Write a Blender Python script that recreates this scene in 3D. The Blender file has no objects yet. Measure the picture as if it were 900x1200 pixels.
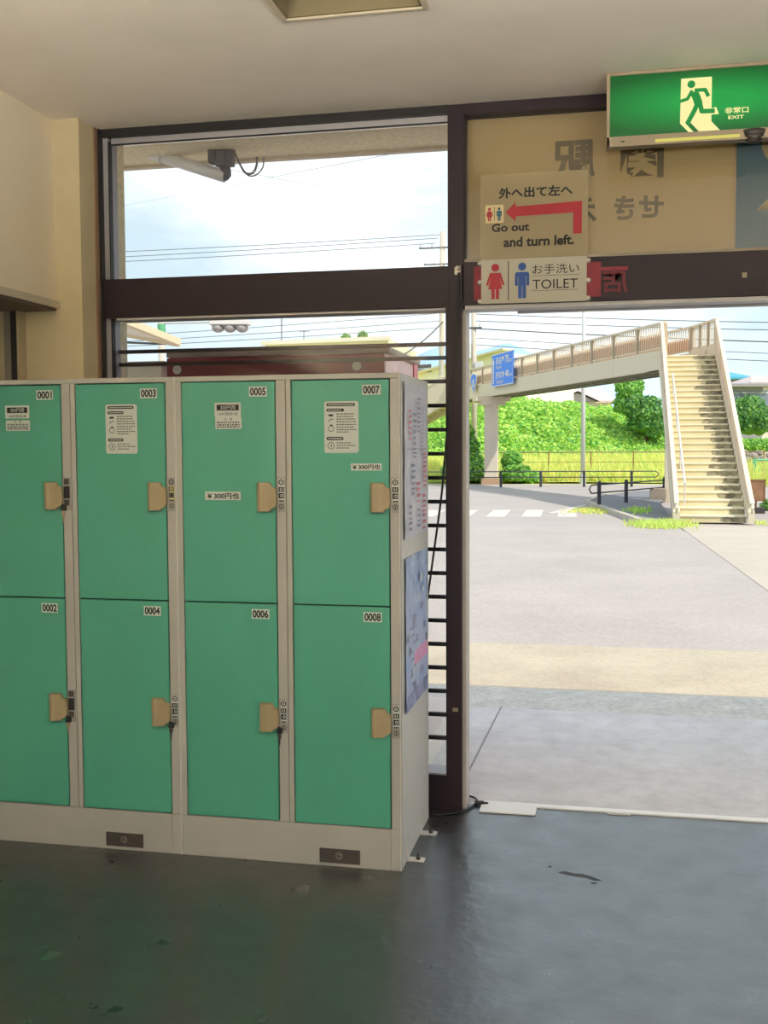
import bpy, math, random
import numpy as np
from mathutils import Vector, Matrix

S = bpy.context.scene
COL = S.collection
random.seed(7)
RNG = np.random.default_rng(11)

# ------------------------------------------------------------------ camera, sky, sun, exposure
FPX, YAW, PITCH, ROLL, EYE = 1267.0, math.radians(12.06), math.radians(3.456), math.radians(.279), 1.53


def cam_axes():
    cy, sy = math.cos(YAW), math.sin(YAW)
    f = Vector((-sy * math.cos(PITCH), cy * math.cos(PITCH), -math.sin(PITCH)))
    r = Vector((cy, sy, 0))
    d = f.cross(r)
    return r * math.cos(ROLL) + d * math.sin(ROLL), -r * math.sin(ROLL) + d * math.cos(ROLL), f


AX_R, AX_D, AX_F = cam_axes()
cam = bpy.data.cameras.new('camera')
cam.sensor_fit = 'HORIZONTAL'
cam.sensor_width = 36
cam.lens = FPX / 900 * 36
cam.clip_end = 6000
camo = bpy.data.objects.new('camera', cam)
COL.objects.link(camo)
camo.matrix_world = Matrix(((AX_R.x, -AX_D.x, -AX_F.x, 0), (AX_R.y, -AX_D.y, -AX_F.y, 0),
                            (AX_R.z, -AX_D.z, -AX_F.z, EYE), (0, 0, 0, 1)))
S.camera = camo

S.view_settings.view_transform = 'Standard'
S.view_settings.look = 'None'
S.view_settings.gamma = 1
S.view_settings.use_curve_mapping = False
S.view_settings.exposure = 0.0
S.cycles.max_bounces = 10
S.cycles.diffuse_bounces = 6
S.cycles.transparent_max_bounces = 16
S.cycles.use_denoising = True
S.cycles.caustics_reflective = False
S.cycles.caustics_refractive = False

SKY_STRENGTH = 1.7
SUN_STRENGTH = 4.4
FILL_GLOW = 215.0

w = bpy.data.worlds.new('sky')
S.world = w
w.use_nodes = True
nt = w.node_tree
nt.nodes.clear()
tc = nt.nodes.new('ShaderNodeTexCoord')
mp = nt.nodes.new('ShaderNodeMapping')
mp.inputs['Scale'].default_value = (1.6, 1.6, 4.2)
no = nt.nodes.new('ShaderNodeTexNoise')
no.inputs['Scale'].default_value = 2.3
no.inputs['Detail'].default_value = 6
no.inputs['Roughness'].default_value = .55
rp = nt.nodes.new('ShaderNodeValToRGB')
rp.color_ramp.elements[0].position = .40
rp.color_ramp.elements[0].color = (.43, .55, .615, 1)
rp.color_ramp.elements[1].position = .66
rp.color_ramp.elements[1].color = (.74, .78, .81, 1)
bg = nt.nodes.new('ShaderNodeBackground')
bg.inputs['Strength'].default_value = SKY_STRENGTH
wo = nt.nodes.new('ShaderNodeOutputWorld')
for a, b in ((tc.outputs['Generated'], mp.inputs['Vector']), (mp.outputs['Vector'], no.inputs['Vector']),
             (no.outputs['Fac'], rp.inputs['Fac']), (rp.outputs['Color'], bg.inputs['Color']),
             (bg.outputs['Background'], wo.inputs['Surface'])):
    nt.links.new(a, b)

sun = bpy.data.lights.new('sun', 'SUN')
sun.energy = SUN_STRENGTH
sun.angle = math.radians(.9)
sun.color = (1.0, .93, .82)
suno = bpy.data.objects.new('sun', sun)
COL.objects.link(suno)
suno.rotation_euler = Vector((-.75, .47, -1)).to_track_quat('-Z', 'Y').to_euler()
suno.location = (8, -5, 12)


# ------------------------------------------------------------------ helpers
def lin(c):
    return tuple((x / 255 / 12.92 if x / 255 <= .04045 else ((x / 255 + .055) / 1.055) ** 2.4) for x in c)


def survey(u, v, d):
    """the point seen at (u, v) of the 900x1200 photograph, d metres ahead of the camera along its heading"""
    ray = AX_R * ((u - 450) / FPX) + AX_D * ((v - 600) / FPX) + AX_F
    k = d / (ray.x * -math.sin(YAW) + ray.y * math.cos(YAW))
    return Vector((0, 0, EYE)) + ray * k


MATS = {}


def mat(name, rgb, rough=.6, metal=0., var=0., vscale=4., rgb2=None, bump=0., bscale=60., spec=.5,
        trans=0., emit=0., stretch=(1, 1, 1), detail=4, speck=0., sscale=45.):
    """procedural paint: colour with noise variation and fine relief"""
    if name in MATS:
        return MATS[name]
    m = bpy.data.materials.new(name)
    MATS[name] = m
    m.use_nodes = True
    t = m.node_tree
    p = t.nodes['Principled BSDF']
    c = (*lin(rgb), 1)
    p.inputs['Base Color'].default_value = c
    p.inputs['Roughness'].default_value = rough
    p.inputs['Metallic'].default_value = metal
    p.inputs['Specular IOR Level'].default_value = spec
    if var or rgb2 or bump:
        co = t.nodes.new('ShaderNodeTexCoord')
        ma = t.nodes.new('ShaderNodeMapping')
        ma.inputs['Scale'].default_value = stretch
        t.links.new(co.outputs['Object'], ma.inputs['Vector'])
    if var or rgb2:
        n = t.nodes.new('ShaderNodeTexNoise')
        n.inputs['Scale'].default_value = vscale
        n.inputs['Detail'].default_value = detail
        n.inputs['Roughness'].default_value = .6
        r = t.nodes.new('ShaderNodeValToRGB')
        r.color_ramp.elements[0].position = .33
        r.color_ramp.elements[1].position = .67
        r.color_ramp.elements[0].color = tuple(x * (1 - var) for x in c[:3]) + (1,)
        r.color_ramp.elements[1].color = (*lin(rgb2), 1) if rgb2 else tuple(min(1, x * (1 + var)) for x in c[:3]) + (1,)
        t.links.new(ma.outputs['Vector'], n.inputs['Vector'])
        t.links.new(n.outputs['Fac'], r.inputs['Fac'])
        col_out = r.outputs['Color']
        if speck:
            n3 = t.nodes.new('ShaderNodeTexNoise')
            n3.inputs['Scale'].default_value = sscale
            n3.inputs['Detail'].default_value = 6
            n3.inputs['Roughness'].default_value = .75
            r3 = t.nodes.new('ShaderNodeValToRGB')
            r3.color_ramp.elements[0].position = .32
            r3.color_ramp.elements[0].color = (1 - speck, 1 - speck, 1 - speck, 1)
            r3.color_ramp.elements[1].position = .6
            r3.color_ramp.elements[1].color = (1, 1, 1, 1)
            mm = t.nodes.new('ShaderNodeMix')
            mm.data_type = 'RGBA'
            mm.blend_type = 'MULTIPLY'
            mm.inputs[0].default_value = 1
            t.links.new(ma.outputs['Vector'], n3.inputs['Vector'])
            t.links.new(n3.outputs['Fac'], r3.inputs['Fac'])
            t.links.new(col_out, mm.inputs[6])
            t.links.new(r3.outputs['Color'], mm.inputs[7])
            col_out = mm.outputs[2]
        t.links.new(col_out, p.inputs['Base Color'])
    if bump:
        n2 = t.nodes.new('ShaderNodeTexNoise')
        n2.inputs['Scale'].default_value = bscale
        n2.inputs['Detail'].default_value = 3
        b = t.nodes.new('ShaderNodeBump')
        b.inputs['Strength'].default_value = bump
        b.inputs['Distance'].default_value = .01
        t.links.new(ma.outputs['Vector'], n2.inputs['Vector'])
        t.links.new(n2.outputs['Fac'], b.inputs['Height'])
        t.links.new(b.outputs['Normal'], p.inputs['Normal'])
    if emit:
        p.inputs['Emission Color'].default_value = c
        p.inputs['Emission Strength'].default_value = emit
    if trans:
        o = t.nodes['Material Output']
        tr = t.nodes.new('ShaderNodeBsdfTranslucent')
        mx = t.nodes.new('ShaderNodeMixShader')
        mx.inputs['Fac'].default_value = trans
        src = p.inputs['Base Color'].links
        if src:
            t.links.new(src[0].from_socket, tr.inputs['Color'])
        else:
            tr.inputs['Color'].default_value = c
        t.links.new(p.outputs['BSDF'], mx.inputs[1])
        t.links.new(tr.outputs['BSDF'], mx.inputs[2])
        t.links.new(mx.outputs['Shader'], o.inputs['Surface'])
    return m


def glass_mat(name, tint=(1, 1, 1), gloss=.055, film=0., film_rgb=(255, 255, 255)):
    """thin sheet: see-through with a faint reflection; film = share of white film on it"""
    m = bpy.data.materials.new(name)
    m.use_nodes = True
    t = m.node_tree
    t.nodes.clear()
    o = t.nodes.new('ShaderNodeOutputMaterial')
    a = t.nodes.new('ShaderNodeBsdfTransparent')
    a.inputs['Color'].default_value = (*tint, 1)
    g = t.nodes.new('ShaderNodeBsdfGlossy')
    g.inputs['Roughness'].default_value = .02
    f = t.nodes.new('ShaderNodeFresnel')
    f.inputs['IOR'].default_value = 1.45
    mx = t.nodes.new('ShaderNodeMixShader')
    t.links.new(f.outputs['Fac'], mx.inputs['Fac'])
    t.links.new(a.outputs['BSDF'], mx.inputs[1])
    t.links.new(g.outputs['BSDF'], mx.inputs[2])
    last = mx
    if film:
        d = t.nodes.new('ShaderNodeBsdfDiffuse')
        d.inputs['Color'].default_value = (*lin(film_rgb), 1)
        tl = t.nodes.new('ShaderNodeBsdfTranslucent')
        tl.inputs['Color'].default_value = (*lin(film_rgb), 1)
        m1 = t.nodes.new('ShaderNodeMixShader')
        m1.inputs['Fac'].default_value = .25
        t.links.new(d.outputs['BSDF'], m1.inputs[1])
        t.links.new(tl.outputs['BSDF'], m1.inputs[2])
        m2 = t.nodes.new('ShaderNodeMixShader')
        m2.inputs['Fac'].default_value = film
        t.links.new(mx.outputs['Shader'], m2.inputs[1])
        t.links.new(m1.outputs['Shader'], m2.inputs[2])
        last = m2
    t.links.new(last.outputs['Shader'], o.inputs['Surface'])
    MATS[name] = m
    return m


TEXT = {}


def text_geo(body, bold=0.):
    k = (body, bold)
    if k not in TEXT:
        c = bpy.data.curves.new('t', 'FONT')
        c.body = body
        c.offset = bold
        c.resolution_u = 3
        o = bpy.data.objects.new('t', c)
        COL.objects.link(o)
        dg = bpy.context.evaluated_depsgraph_get()
        m = bpy.data.meshes.new_from_object(o.evaluated_get(dg))
        v = np.array([x.co[:2] for x in m.vertices])
        f = [list(p.vertices) for p in m.polygons]
        v -= v.min(0)
        TEXT[k] = (v, v.max(0), f)
        bpy.data.objects.remove(o)
        bpy.data.curves.remove(c)
        bpy.data.meshes.remove(m)
    return TEXT[k]


class Frame:
    """a flat local frame: o + a*u + b*v + c*n"""

    def __init__(s, o, u, v):
        s.o, s.u, s.v = Vector(o), Vector(u).normalized(), Vector(v).normalized()
        s.n = s.u.cross(s.v)

    def p(s, a, b, c=0.):
        return s.o + s.u * a + s.v * b + s.n * c


FRONT = lambda x, y, z: Frame((x, y, z), (1, 0, 0), (0, 0, 1))     # faces -y, towards the camera


class MB:
    def __init__(s):
        s.v, s.f, s.m = [], [], []

    def add(s, vs, fs, mi=0):
        b = len(s.v)
        s.v += [tuple(x) for x in vs]
        s.f += [[i + b for i in f] for f in fs]
        s.m += [mi] * len(fs)
        return s

    def box(s, x0, x1, y0, y1, z0, z1, mi=0):
        return s.add([(x, y, z) for z in (z0, z1) for y in (y0, y1) for x in (x0, x1)],
                     [(0, 2, 3, 1), (4, 5, 7, 6), (0, 1, 5, 4), (2, 6, 7, 3), (0, 4, 6, 2), (1, 3, 7, 5)], mi)

    def hexa(s, pts, mi=0):
        """8 points in box order (x fastest, then y, then z)"""
        return s.add(pts, [(0, 2, 3, 1), (4, 5, 7, 6), (0, 1, 5, 4), (2, 6, 7, 3), (0, 4, 6, 2), (1, 3, 7, 5)], mi)

    def bar(s, p, q, w_, h, up=(0, 0, 1), mi=0):
        """rectangular bar from p to q, w_ sideways, h along up"""
        p, q = Vector(p), Vector(q)
        d = (q - p).normalized()
        sd = d.cross(Vector(up)).normalized() * w_ / 2
        uv = sd.cross(d).normalized() * h / 2
        return s.hexa([p - sd - uv, p + sd - uv, q - sd - uv, q + sd - uv, p - sd + uv, p + sd + uv, q - sd + uv, q + sd + uv], mi)

    def tube(s, pts, r, n=8, mi=0, closed=False):
        pts = [Vector(p) for p in pts]
        rs = r if isinstance(r, (list, tuple)) else [r] * len(pts)
        rings = []
        prev = None
        for i, p in enumerate(pts):
            a = pts[max(0, i - 1)]
            b = pts[min(len(pts) - 1, i + 1)]
            d = (b - a).normalized()
            if prev is None:
                x = d.orthogonal().normalized()
            else:
                x = (prev - d * prev.dot(d)).normalized()
            prev = x
            y = d.cross(x)
            rings.append([p + (x * math.cos(2 * math.pi * k / n) + y * math.sin(2 * math.pi * k / n)) * rs[i] for k in range(n)])
        vs = [q for rg in rings for q in rg]
        fs = [(i * n + k, i * n + (k + 1) % n, (i + 1) * n + (k + 1) % n, (i + 1) * n + k) for i in range(len(pts) - 1) for k in range(n)]
        fs += [tuple(range(n))[::-1], tuple(range((len(pts) - 1) * n, len(pts) * n))]
        return s.add(vs, fs, mi)

    def sphere(s, c, r, seg=12, rings=8, mi=0, half=False):
        c = Vector(c)
        r = Vector(r) if hasattr(r, '__len__') else Vector((r, r, r))
        vs, fs = [], []
        for i in range(rings + 1):
            th = math.pi * i / rings
            for k in range(seg):
                ph = 2 * math.pi * k / seg
                vs.append((c.x + r.x * math.sin(th) * math.cos(ph), c.y + r.y * math.sin(th) * math.sin(ph), c.z + r.z * math.cos(th)))
        for i in range(rings):
            for k in range(seg):
                fs.append((i * seg + k, (i + 1) * seg + k, (i + 1) * seg + (k + 1) % seg, i * seg + (k + 1) % seg))
        return s.add(vs, fs, mi)

    def flat(s, F, pts, c=0., mi=0):
        a = sum(pts[i][0] * pts[(i + 1) % len(pts)][1] - pts[(i + 1) % len(pts)][0] * pts[i][1] for i in range(len(pts)))
        if a < 0:
            pts = pts[::-1]
        return s.add([F.p(a_, b_, c) for a_, b_ in pts], [tuple(range(len(pts)))], mi)

    def rect(s, F, a0, a1, b0, b1, c=0., mi=0):
        return s.flat(F, [(a0, b0), (a1, b0), (a1, b1), (a0, b1)], c, mi)

    def rrect(s, F, a0, a1, b0, b1, r, c=0., mi=0):
        pts = []
        for cx, cy, st in ((a1 - r, b0 + r, -90), (a1 - r, b1 - r, 0), (a0 + r, b1 - r, 90), (a0 + r, b0 + r, 180)):
            for k in range(4):
                t = math.radians(st + 30 * k)
                pts.append((cx + r * math.cos(t), cy + r * math.sin(t)))
        return s.flat(F, pts, c, mi)

    def disc(s, F, a, b, r, c=0., mi=0, n=20):
        return s.flat(F, [(a + r * math.cos(2 * math.pi * k / n), b + r * math.sin(2 * math.pi * k / n)) for k in range(n)], c, mi)

    def ring(s, F, a, b, r, r2, c=0., mi=0, n=20):
        vs = [F.p(a + q * math.cos(2 * math.pi * k / n), b + q * math.sin(2 * math.pi * k / n), c) for q in (r, r2) for k in range(n)]
        return s.add(vs, [(k, (k + 1) % n, n + (k + 1) % n, n + k) for k in range(n)], mi)

    def stroke(s, F, pts, w_, c=0., mi=0):
        for (x0, y0), (x1, y1) in zip(pts, pts[1:]):
            l = math.hypot(x1 - x0, y1 - y0) or 1
            dx, dy = -(y1 - y0) / l * w_ / 2, (x1 - x0) / l * w_ / 2
            s.flat(F, [(x0 + dx, y0 + dy), (x1 + dx, y1 + dy), (x1 - dx, y1 - dy), (x0 - dx, y0 - dy)], c, mi)
        for x0, y0 in pts[1:-1]:
            s.disc(F, x0, y0, w_ / 2, c + .00005, mi, 10)
        return s

    def prism(s, F, pts, c0, c1, mi=0):
        a = sum(pts[i][0] * pts[(i + 1) % len(pts)][1] - pts[(i + 1) % len(pts)][0] * pts[i][1] for i in range(len(pts)))
        if a < 0:
            pts = pts[::-1]
        n = len(pts)
        vs = [F.p(a_, b_, c0) for a_, b_ in pts] + [F.p(a_, b_, c1) for a_, b_ in pts]
        fs = [tuple(range(n))[::-1], tuple(range(n, 2 * n))] + [(i, (i + 1) % n, n + (i + 1) % n, n + i) for i in range(n)]
        return s.add(vs, fs, mi)

    def text(s, F, body, a0, a1, b0, b1, c=0., mi=0, mirror=False, bold=0.):
        v, mx, f = text_geo(body, bold)
        sx, sy = (a1 - a0) / mx[0], (b1 - b0) / mx[1]
        vs = [F.p((a1 - x * sx) if mirror else (a0 + x * sx), b0 + y * sy, c) for x, y in v]
        return s.add(vs, [p[::-1] for p in f] if mirror else f, mi)

    def build(s, name, mats, parent=None, smooth=False, bevel=0., kind=None):
        me = bpy.data.meshes.new(name)
        org = ORG.get(parent.name, Vector((0, 0, 0))) if parent else Vector((0, 0, 0))
        me.from_pydata([(x - org.x, y - org.y, z - org.z) for x, y, z in s.v], [], s.f)
        mats = mats if isinstance(mats, (list, tuple)) else [mats]
        for m in mats:
            me.materials.append(m)
        if len(mats) > 1:
            me.polygons.foreach_set('material_index', s.m)
        if smooth:
            me.polygons.foreach_set('use_smooth', [True] * len(me.polygons))
        me.update()
        o = bpy.data.objects.new(name, me)
        COL.objects.link(o)
        if parent:
            o.parent = parent
            ORG[o.name] = org
        if bevel:
            b = o.modifiers.new('bevel', 'BEVEL')
            b.width = bevel
            b.segments = 2
            b.limit_method = 'ANGLE'
        if kind:
            o['kind'] = kind
        return o


ORG = {}


def tag(o, label=None, cat=None, group=None, kind=None):
    for k, v_ in (('label', label), ('category', cat), ('group', group), ('kind', kind)):
        if v_:
            o[k] = v_
    return o


def thing(name, loc, label, cat, group=None):
    o = bpy.data.objects.new(name, None)
    o.empty_display_size = .1
    COL.objects.link(o)
    o.location = loc
    ORG[o.name] = Vector(loc)
    return tag(o, label, cat, group)


def struct(o, label=None):
    o['kind'] = 'structure'
    if label:
        o['label'] = label
    return o


def B(*a, mi=0):
    return MB().box(*a, mi=mi)


# ------------------------------------------------------------------ materials
M_floor = bpy.data.materials.new('floor_concrete')
M_floor.use_nodes = True
t = M_floor.node_tree
p = t.nodes['Principled BSDF']
co = t.nodes.new('ShaderNodeTexCoord')
n1 = t.nodes.new('ShaderNodeTexNoise'); n1.inputs['Scale'].default_value = 2.2; n1.inputs['Detail'].default_value = 8; n1.inputs['Roughness'].default_value = .65
r1 = t.nodes.new('ShaderNodeValToRGB')
r1.color_ramp.elements[0].position = .3; r1.color_ramp.elements[0].color = (.008, .0082, .0085, 1)
r1.color_ramp.elements[1].position = .75; r1.color_ramp.elements[1].color = (.018, .0185, .019, 1)
n2 = t.nodes.new('ShaderNodeTexNoise'); n2.inputs['Scale'].default_value = 7; n2.inputs['Detail'].default_value = 7
r2 = t.nodes.new('ShaderNodeValToRGB')
r2.color_ramp.elements[0].position = .3; r2.color_ramp.elements[0].color = (.26, .26, .26, 1)
r2.color_ramp.elements[1].position = .75; r2.color_ramp.elements[1].color = (.42, .42, .42, 1)
n3 = t.nodes.new('ShaderNodeTexNoise'); n3.inputs['Scale'].default_value = 30; n3.inputs['Detail'].default_value = 4
b1 = t.nodes.new('ShaderNodeBump'); b1.inputs['Strength'].default_value = .22; b1.inputs['Distance'].default_value = .01
for n_ in (n1, n2, n3):
    t.links.new(co.outputs['Object'], n_.inputs['Vector'])
n3.inputs['Scale'].default_value = 22
t.links.new(n1.outputs['Fac'], r1.inputs['Fac']); t.links.new(r1.outputs['Color'], p.inputs['Base Color'])
t.links.new(n2.outputs['Fac'], r2.inputs['Fac']); t.links.new(r2.outputs['Color'], p.inputs['Roughness'])
t.links.new(n3.outputs['Fac'], b1.inputs['Height']); t.links.new(b1.outputs['Normal'], p.inputs['Normal'])
p.inputs['IOR'].default_value = 2.4

M_ceil = mat('ceiling_paint', (242, 233, 220), .9, var=.05, vscale=1.5, bump=.12, bscale=140)
M_wall = mat('wall_paint', (232, 222, 200), .85, var=.05, vscale=1.2, rgb2=(226, 212, 184), bump=.08, bscale=120)
M_pil = mat('pilaster_paint', (202, 188, 152), .85, var=.08, vscale=2.0, bump=.1, bscale=90)
M_brown = mat('brown_frame', (38, 26, 33), .5, spec=.3, var=.08, vscale=3)
M_dark = mat('black_gasket', (16, 14, 16), .6)
M_alu = mat('aluminium', (176, 174, 178), .38, metal=.4, var=.04, vscale=8)
M_track = mat('door_track', (205, 203, 202), .5, var=.05, vscale=12)
M_glass = glass_mat('window_glass')
M_cab = mat('locker_paint', (168, 167, 160), .45, var=.03, vscale=5)
M_cabside = mat('locker_side_paint', (205, 203, 198), .45, var=.03, vscale=5)
M_green = mat('locker_green', (70, 148, 126), .42, var=.03, vscale=2.5)
M_gap = mat('gap_shade_black', (8, 10, 8), .9)
M_handle = mat('handle_beige', (152, 137, 106), .4, var=.04, vscale=20)
M_plate = mat('lock_plate', (150, 148, 142), .45, metal=.3)
M_ink = mat('print_black', (20, 20, 22), .7)
M_paper = mat('label_white', (192, 198, 192), .6)
M_yel = mat('label_yellow', (196, 196, 120), .6)
M_steel = mat('steel', (150, 145, 135), .35, metal=.8)
M_dsteel = mat('dark_steel', (78, 74, 70), .5, metal=.5, var=.2, vscale=60, stretch=(.3, 1, 4))
M_red = mat('print_red', (160, 30, 46), .6)
M_blue = mat('print_blue', (26, 74, 150), .6)
M_teal = mat('print_teal', (32, 96, 112), .6)
M_signw = mat('sign_white', (184, 180, 164), .5)
M_grey = mat('print_grey', (60, 60, 62), .6)
M_black = mat('rubber_black', (18, 18, 19), .5)
M_conc = mat('apron_concrete', (216, 213, 215), .75, var=.09, vscale=2.6, bump=.1, bscale=40, detail=8, speck=.16, sscale=9)
M_conc2 = mat('drain_concrete', (212, 209, 203), .85, var=.10, vscale=5, bump=.2, bscale=60, detail=8, speck=.3, sscale=30)
M_sand = mat('worn_concrete', (180, 167, 149), .9, var=.10, vscale=1.2, rgb2=(190, 179, 160), bump=.25, bscale=40, detail=8, speck=.2, sscale=30)
M_asph = mat('pale_asphalt', (172, 163, 159), .9, var=.07, vscale=.6, bump=.25, bscale=50, detail=9, speck=.22, sscale=28)
M_road = mat('road_asphalt', (164, 156, 153), .9, var=.05, vscale=.5, bump=.1, bscale=30)
M_walk = mat('sidewalk_asphalt', (120, 120, 126), .9, var=.08, vscale=1.5)
M_line = mat('road_paint_white', (196, 190, 186), .8, var=.06, vscale=3)
M_kerb = mat('kerb_concrete', (178, 170, 158), .9, var=.1, vscale=3)
M_earth = mat('grassy_earth', (192, 206, 108), .95, var=.2, vscale=.4, rgb2=(210, 210, 118), detail=8)
M_stucco = mat('stucco', (242, 228, 198), .95, var=.12, vscale=40, bump=.9, bscale=180)
M_bridge = mat('bridge_paint', (216, 205, 184), .7, var=.05, vscale=.7, rgb2=(210, 198, 176))
M_bridge_panel = mat('bridge_panel', (232, 184, 146), .7, var=.05, vscale=.9)
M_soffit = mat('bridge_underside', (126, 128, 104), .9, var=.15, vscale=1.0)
M_step = mat('step_concrete', (210, 196, 152), .9, var=.10, vscale=1.0, rgb2=(220, 208, 172), detail=7, bump=.2, bscale=25)
M_riser_patch = mat('dark_mottled_concrete', (120, 114, 94), .95, var=.35, vscale=5, rgb2=(186, 176, 146), detail=8)
M_nose = mat('step_nosing', (222, 214, 190), .8, var=.05, vscale=3)
M_pole = mat('pole_grey', (196, 198, 200), .6, var=.04, vscale=2)
M_concpole = mat('pole_concrete', (190, 182, 172), .85, var=.06, vscale=2)
M_guard = mat('guard_dark', (52, 54, 62), .5)
M_wire = mat('wire_dark', (70, 74, 82), .6)
M_leaf = [mat('leaf_a', (190, 228, 104), .6, trans=.4), mat('leaf_b', (160, 214, 94), .6, trans=.4),
          mat('leaf_c', (212, 236, 124), .6, trans=.4), mat('leaf_d', (118, 182, 96), .6, trans=.4)]
M_dleaf = [mat('dleaf_a', (104, 158, 86), .6, trans=.35), mat('dleaf_b', (80, 136, 76), .6, trans=.35), mat('dleaf_c', (136, 184, 92), .6, trans=.35)]
M_blade = [mat('blade_a', (222, 230, 134), .7, trans=.4), mat('blade_b', (202, 224, 122), .7, trans=.4), mat('blade_c', (238, 226, 134), .7, trans=.4)]
M_bark = mat('bark', (92, 76, 60), .9, var=.2, vscale=8)
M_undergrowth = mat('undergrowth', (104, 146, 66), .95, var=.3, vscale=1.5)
M_crimson = mat('vending_crimson', (112, 16, 42), .35, var=.12, vscale=2)
M_pinkw = mat('vending_side', (226, 186, 192), .4)
M_whitep = mat('white_panel', (222, 220, 216), .5)


def stain_mat(base, name):
    return base


# ------------------------------------------------------------------ room shell
H = 2.91
YW = 4.42          # inner face of the window wall
struct(B(-2.9, 6.0, -1.9, 4.53, -.12, 0).build('floor', M_floor), 'dark polished concrete floor of the waiting hall')
# ceiling slab with the recess cut out of it
hx0, hx1, hy0, hy1 = -1.053, -.597, 2.985, 3.441
c = MB()
c.box(-2.9, 6, -1.9, hy0, H, H + .12); c.box(-2.9, 6, hy1, 4.6, H, H + .12)
c.box(-2.9, hx0, hy0, hy1, H, H + .12); c.box(hx1, 6, hy0, hy1, H, H + .12)
struct(c.build('ceiling', M_ceil), 'cream painted ceiling with a square recess')
r = thing('ceiling_recess', ((hx0 + hx1) / 2, (hy0 + hy1) / 2, H), 'square open recess in the cream ceiling with a pale metal rim', 'ceiling recess')
c = MB()
e = .004
c.box(hx0 + e, hx0 + e + .01, hy0 + e, hy1 - e, H + .001, H + .34); c.box(hx1 - e - .01, hx1 - e, hy0 + e, hy1 - e, H + .001, H + .34)
c.box(hx0 + e, hx1 - e, hy0 + e, hy0 + e + .01, H + .001, H + .34); c.box(hx0 + e, hx1 - e, hy1 - e - .01, hy1 - e, H + .001, H + .34); c.box(hx0, hx1, hy0, hy1, H + .34, H + .36)
c.build('recess_box', mat('recess_paint', (128, 116, 86), .85, var=.1, vscale=3), r)
c = MB()
for a in ((hx0 - .014, hx0 + .004, hy0 - .014, hy1 + .014), (hx1 - .004, hx1 + .014, hy0 - .014, hy1 + .014), (hx0, hx1, hy0 - .014, hy0 + .004), (hx0, hx1, hy1 - .004, hy1 + .014)):
    c.box(a[0], a[1], a[2], a[3], H - .006, H + .02)
c.build('rim', mat('recess_rim', (196, 184, 160), .5), r)

# left wall: upper bulkhead, recessed lower wall, ledge
struct(B(-2.9, -2.33, -1.9, 4.258, 2.154, H).build('wall_left', M_wall), 'cream upper wall on the left above the ledge')
struct(B(-2.9, -2.62, -1.9, 4.258, 0, 2.154).build('wall_left_lower', M_wall))
struct(B(-2.62, -2.314, -1.9, 4.258, 2.124, 2.154).build('trim_1', mat('ledge_paint', (196, 186, 160), .7, var=.06)), 'pale ledge along the foot of the upper wall')
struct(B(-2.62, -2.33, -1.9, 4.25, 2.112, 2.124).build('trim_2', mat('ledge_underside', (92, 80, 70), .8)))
t3 = struct(B(-2.9, -2.213, 4.258, 4.56, 0, H).build('trim_3', M_pil), 'cream pilaster in the corner beside the window')
c = MB(); c.box(-2.235, -2.205, 4.385, 4.43, 0, H)
struct(c.build('trim_4', mat('brown_strip', (140, 112, 88), .7)))
# frame of the side window in the lower left wall (mostly hidden behind the lockers)
sw = MB()
for x0, x1, mi in ((-2.62, -2.598, 0), (-2.598, -2.548, 2), (-2.548, -2.517, 1), (-2.517, -2.489, 0), (-2.489, -2.478, 2)):
    sw.box(x0, x1, 4.2, 4.258, 0, 2.112, mi)
struct(sw.build('window_2', [M_dark, mat('sash_grey', (120, 114, 104), .6), mat('sash_cream', (170, 158, 128), .7)]))
struct(B(-2.9, -1.9, -2.0, -1.8, 0, H).build('wall_back', M_wall))
struct(B(-1.9, 6.0, -2.0, -1.8, 2.5, H).build('wall_back_lintel', M_wall))
struct(B(5.9, 6.05, -1.9, 4.56, 0, H).build('wall_right', M_wall))

# window wall, left part
wn = thing('window_1', (-1.44, 4.48, 0), 'tall brown framed window behind the green lockers', 'window')
wn['kind'] = 'structure'
del wn['category']
YO = 4.56
c = MB(); c.box(-2.207, -.672, YW, YO, 2.876, 2.909); c.build('head_rail', M_dark, wn)
c = MB(); c.box(-2.16, -.672, YW + .03, YW + .06, 2.852, 2.876); c.build('head_sash', M_alu, wn)
c = MB(); c.box(-2.16, -.672, YW + .03, YW + .036, 2.846, 2.852); c.build('glazing_gasket', M_dark, wn)
c = MB(); c.box(-2.205, -.672, YW, YO, 2.097, 2.265); c.build('middle_rail', M_brown, wn, bevel=.003)
c = MB(); c.box(-2.14, -.68, YW + .01, YO - .02, 2.088, 2.097); c.build('sash_strip', M_track, wn)
c = MB(); c.box(-2.205, -.68, YW, YO, 0, .15); c.build('bottom_rail', M_brown, wn, bevel=.003)
c = MB(); c.box(-2.2, -.68, YW + .004, YO - .02, .15, .158); c.build('sill_strip', M_alu, wn)
c = MB(); c.box(-2.209, -2.194, YW - .01, 4.47, 0, 2.909); c.build('jamb', M_dark, wn)
c = MB(); c.box(-2.195, -2.170, 4.44, 4.465, .15, 2.876); c.build('jamb_sash', M_alu, wn)
c = MB(); c.box(-2.170, -2.164, 4.437, 4.465, .15, 2.86); c.build('jamb_gasket', M_dark, wn)
c = MB(); c.box(-2.200, -2.172, 4.482, 4.53, .15, 2.86); c.build('outer_jamb', mat('jamb_lavender', (170, 164, 170), .5), wn)
c = MB(); c.box(-2.172, -.674, 4.475, 4.481, 2.265, 2.85); c.build('glass_pane', M_glass, wn)
c = MB(); c.box(-2.172, -.68, 4.475, 4.481, .155, 2.09); c.build('glass_pane', M_glass, wn)
barz = [1.958, 1.901] + [1.803 - .1013 * i for i in range(16)]
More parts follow.
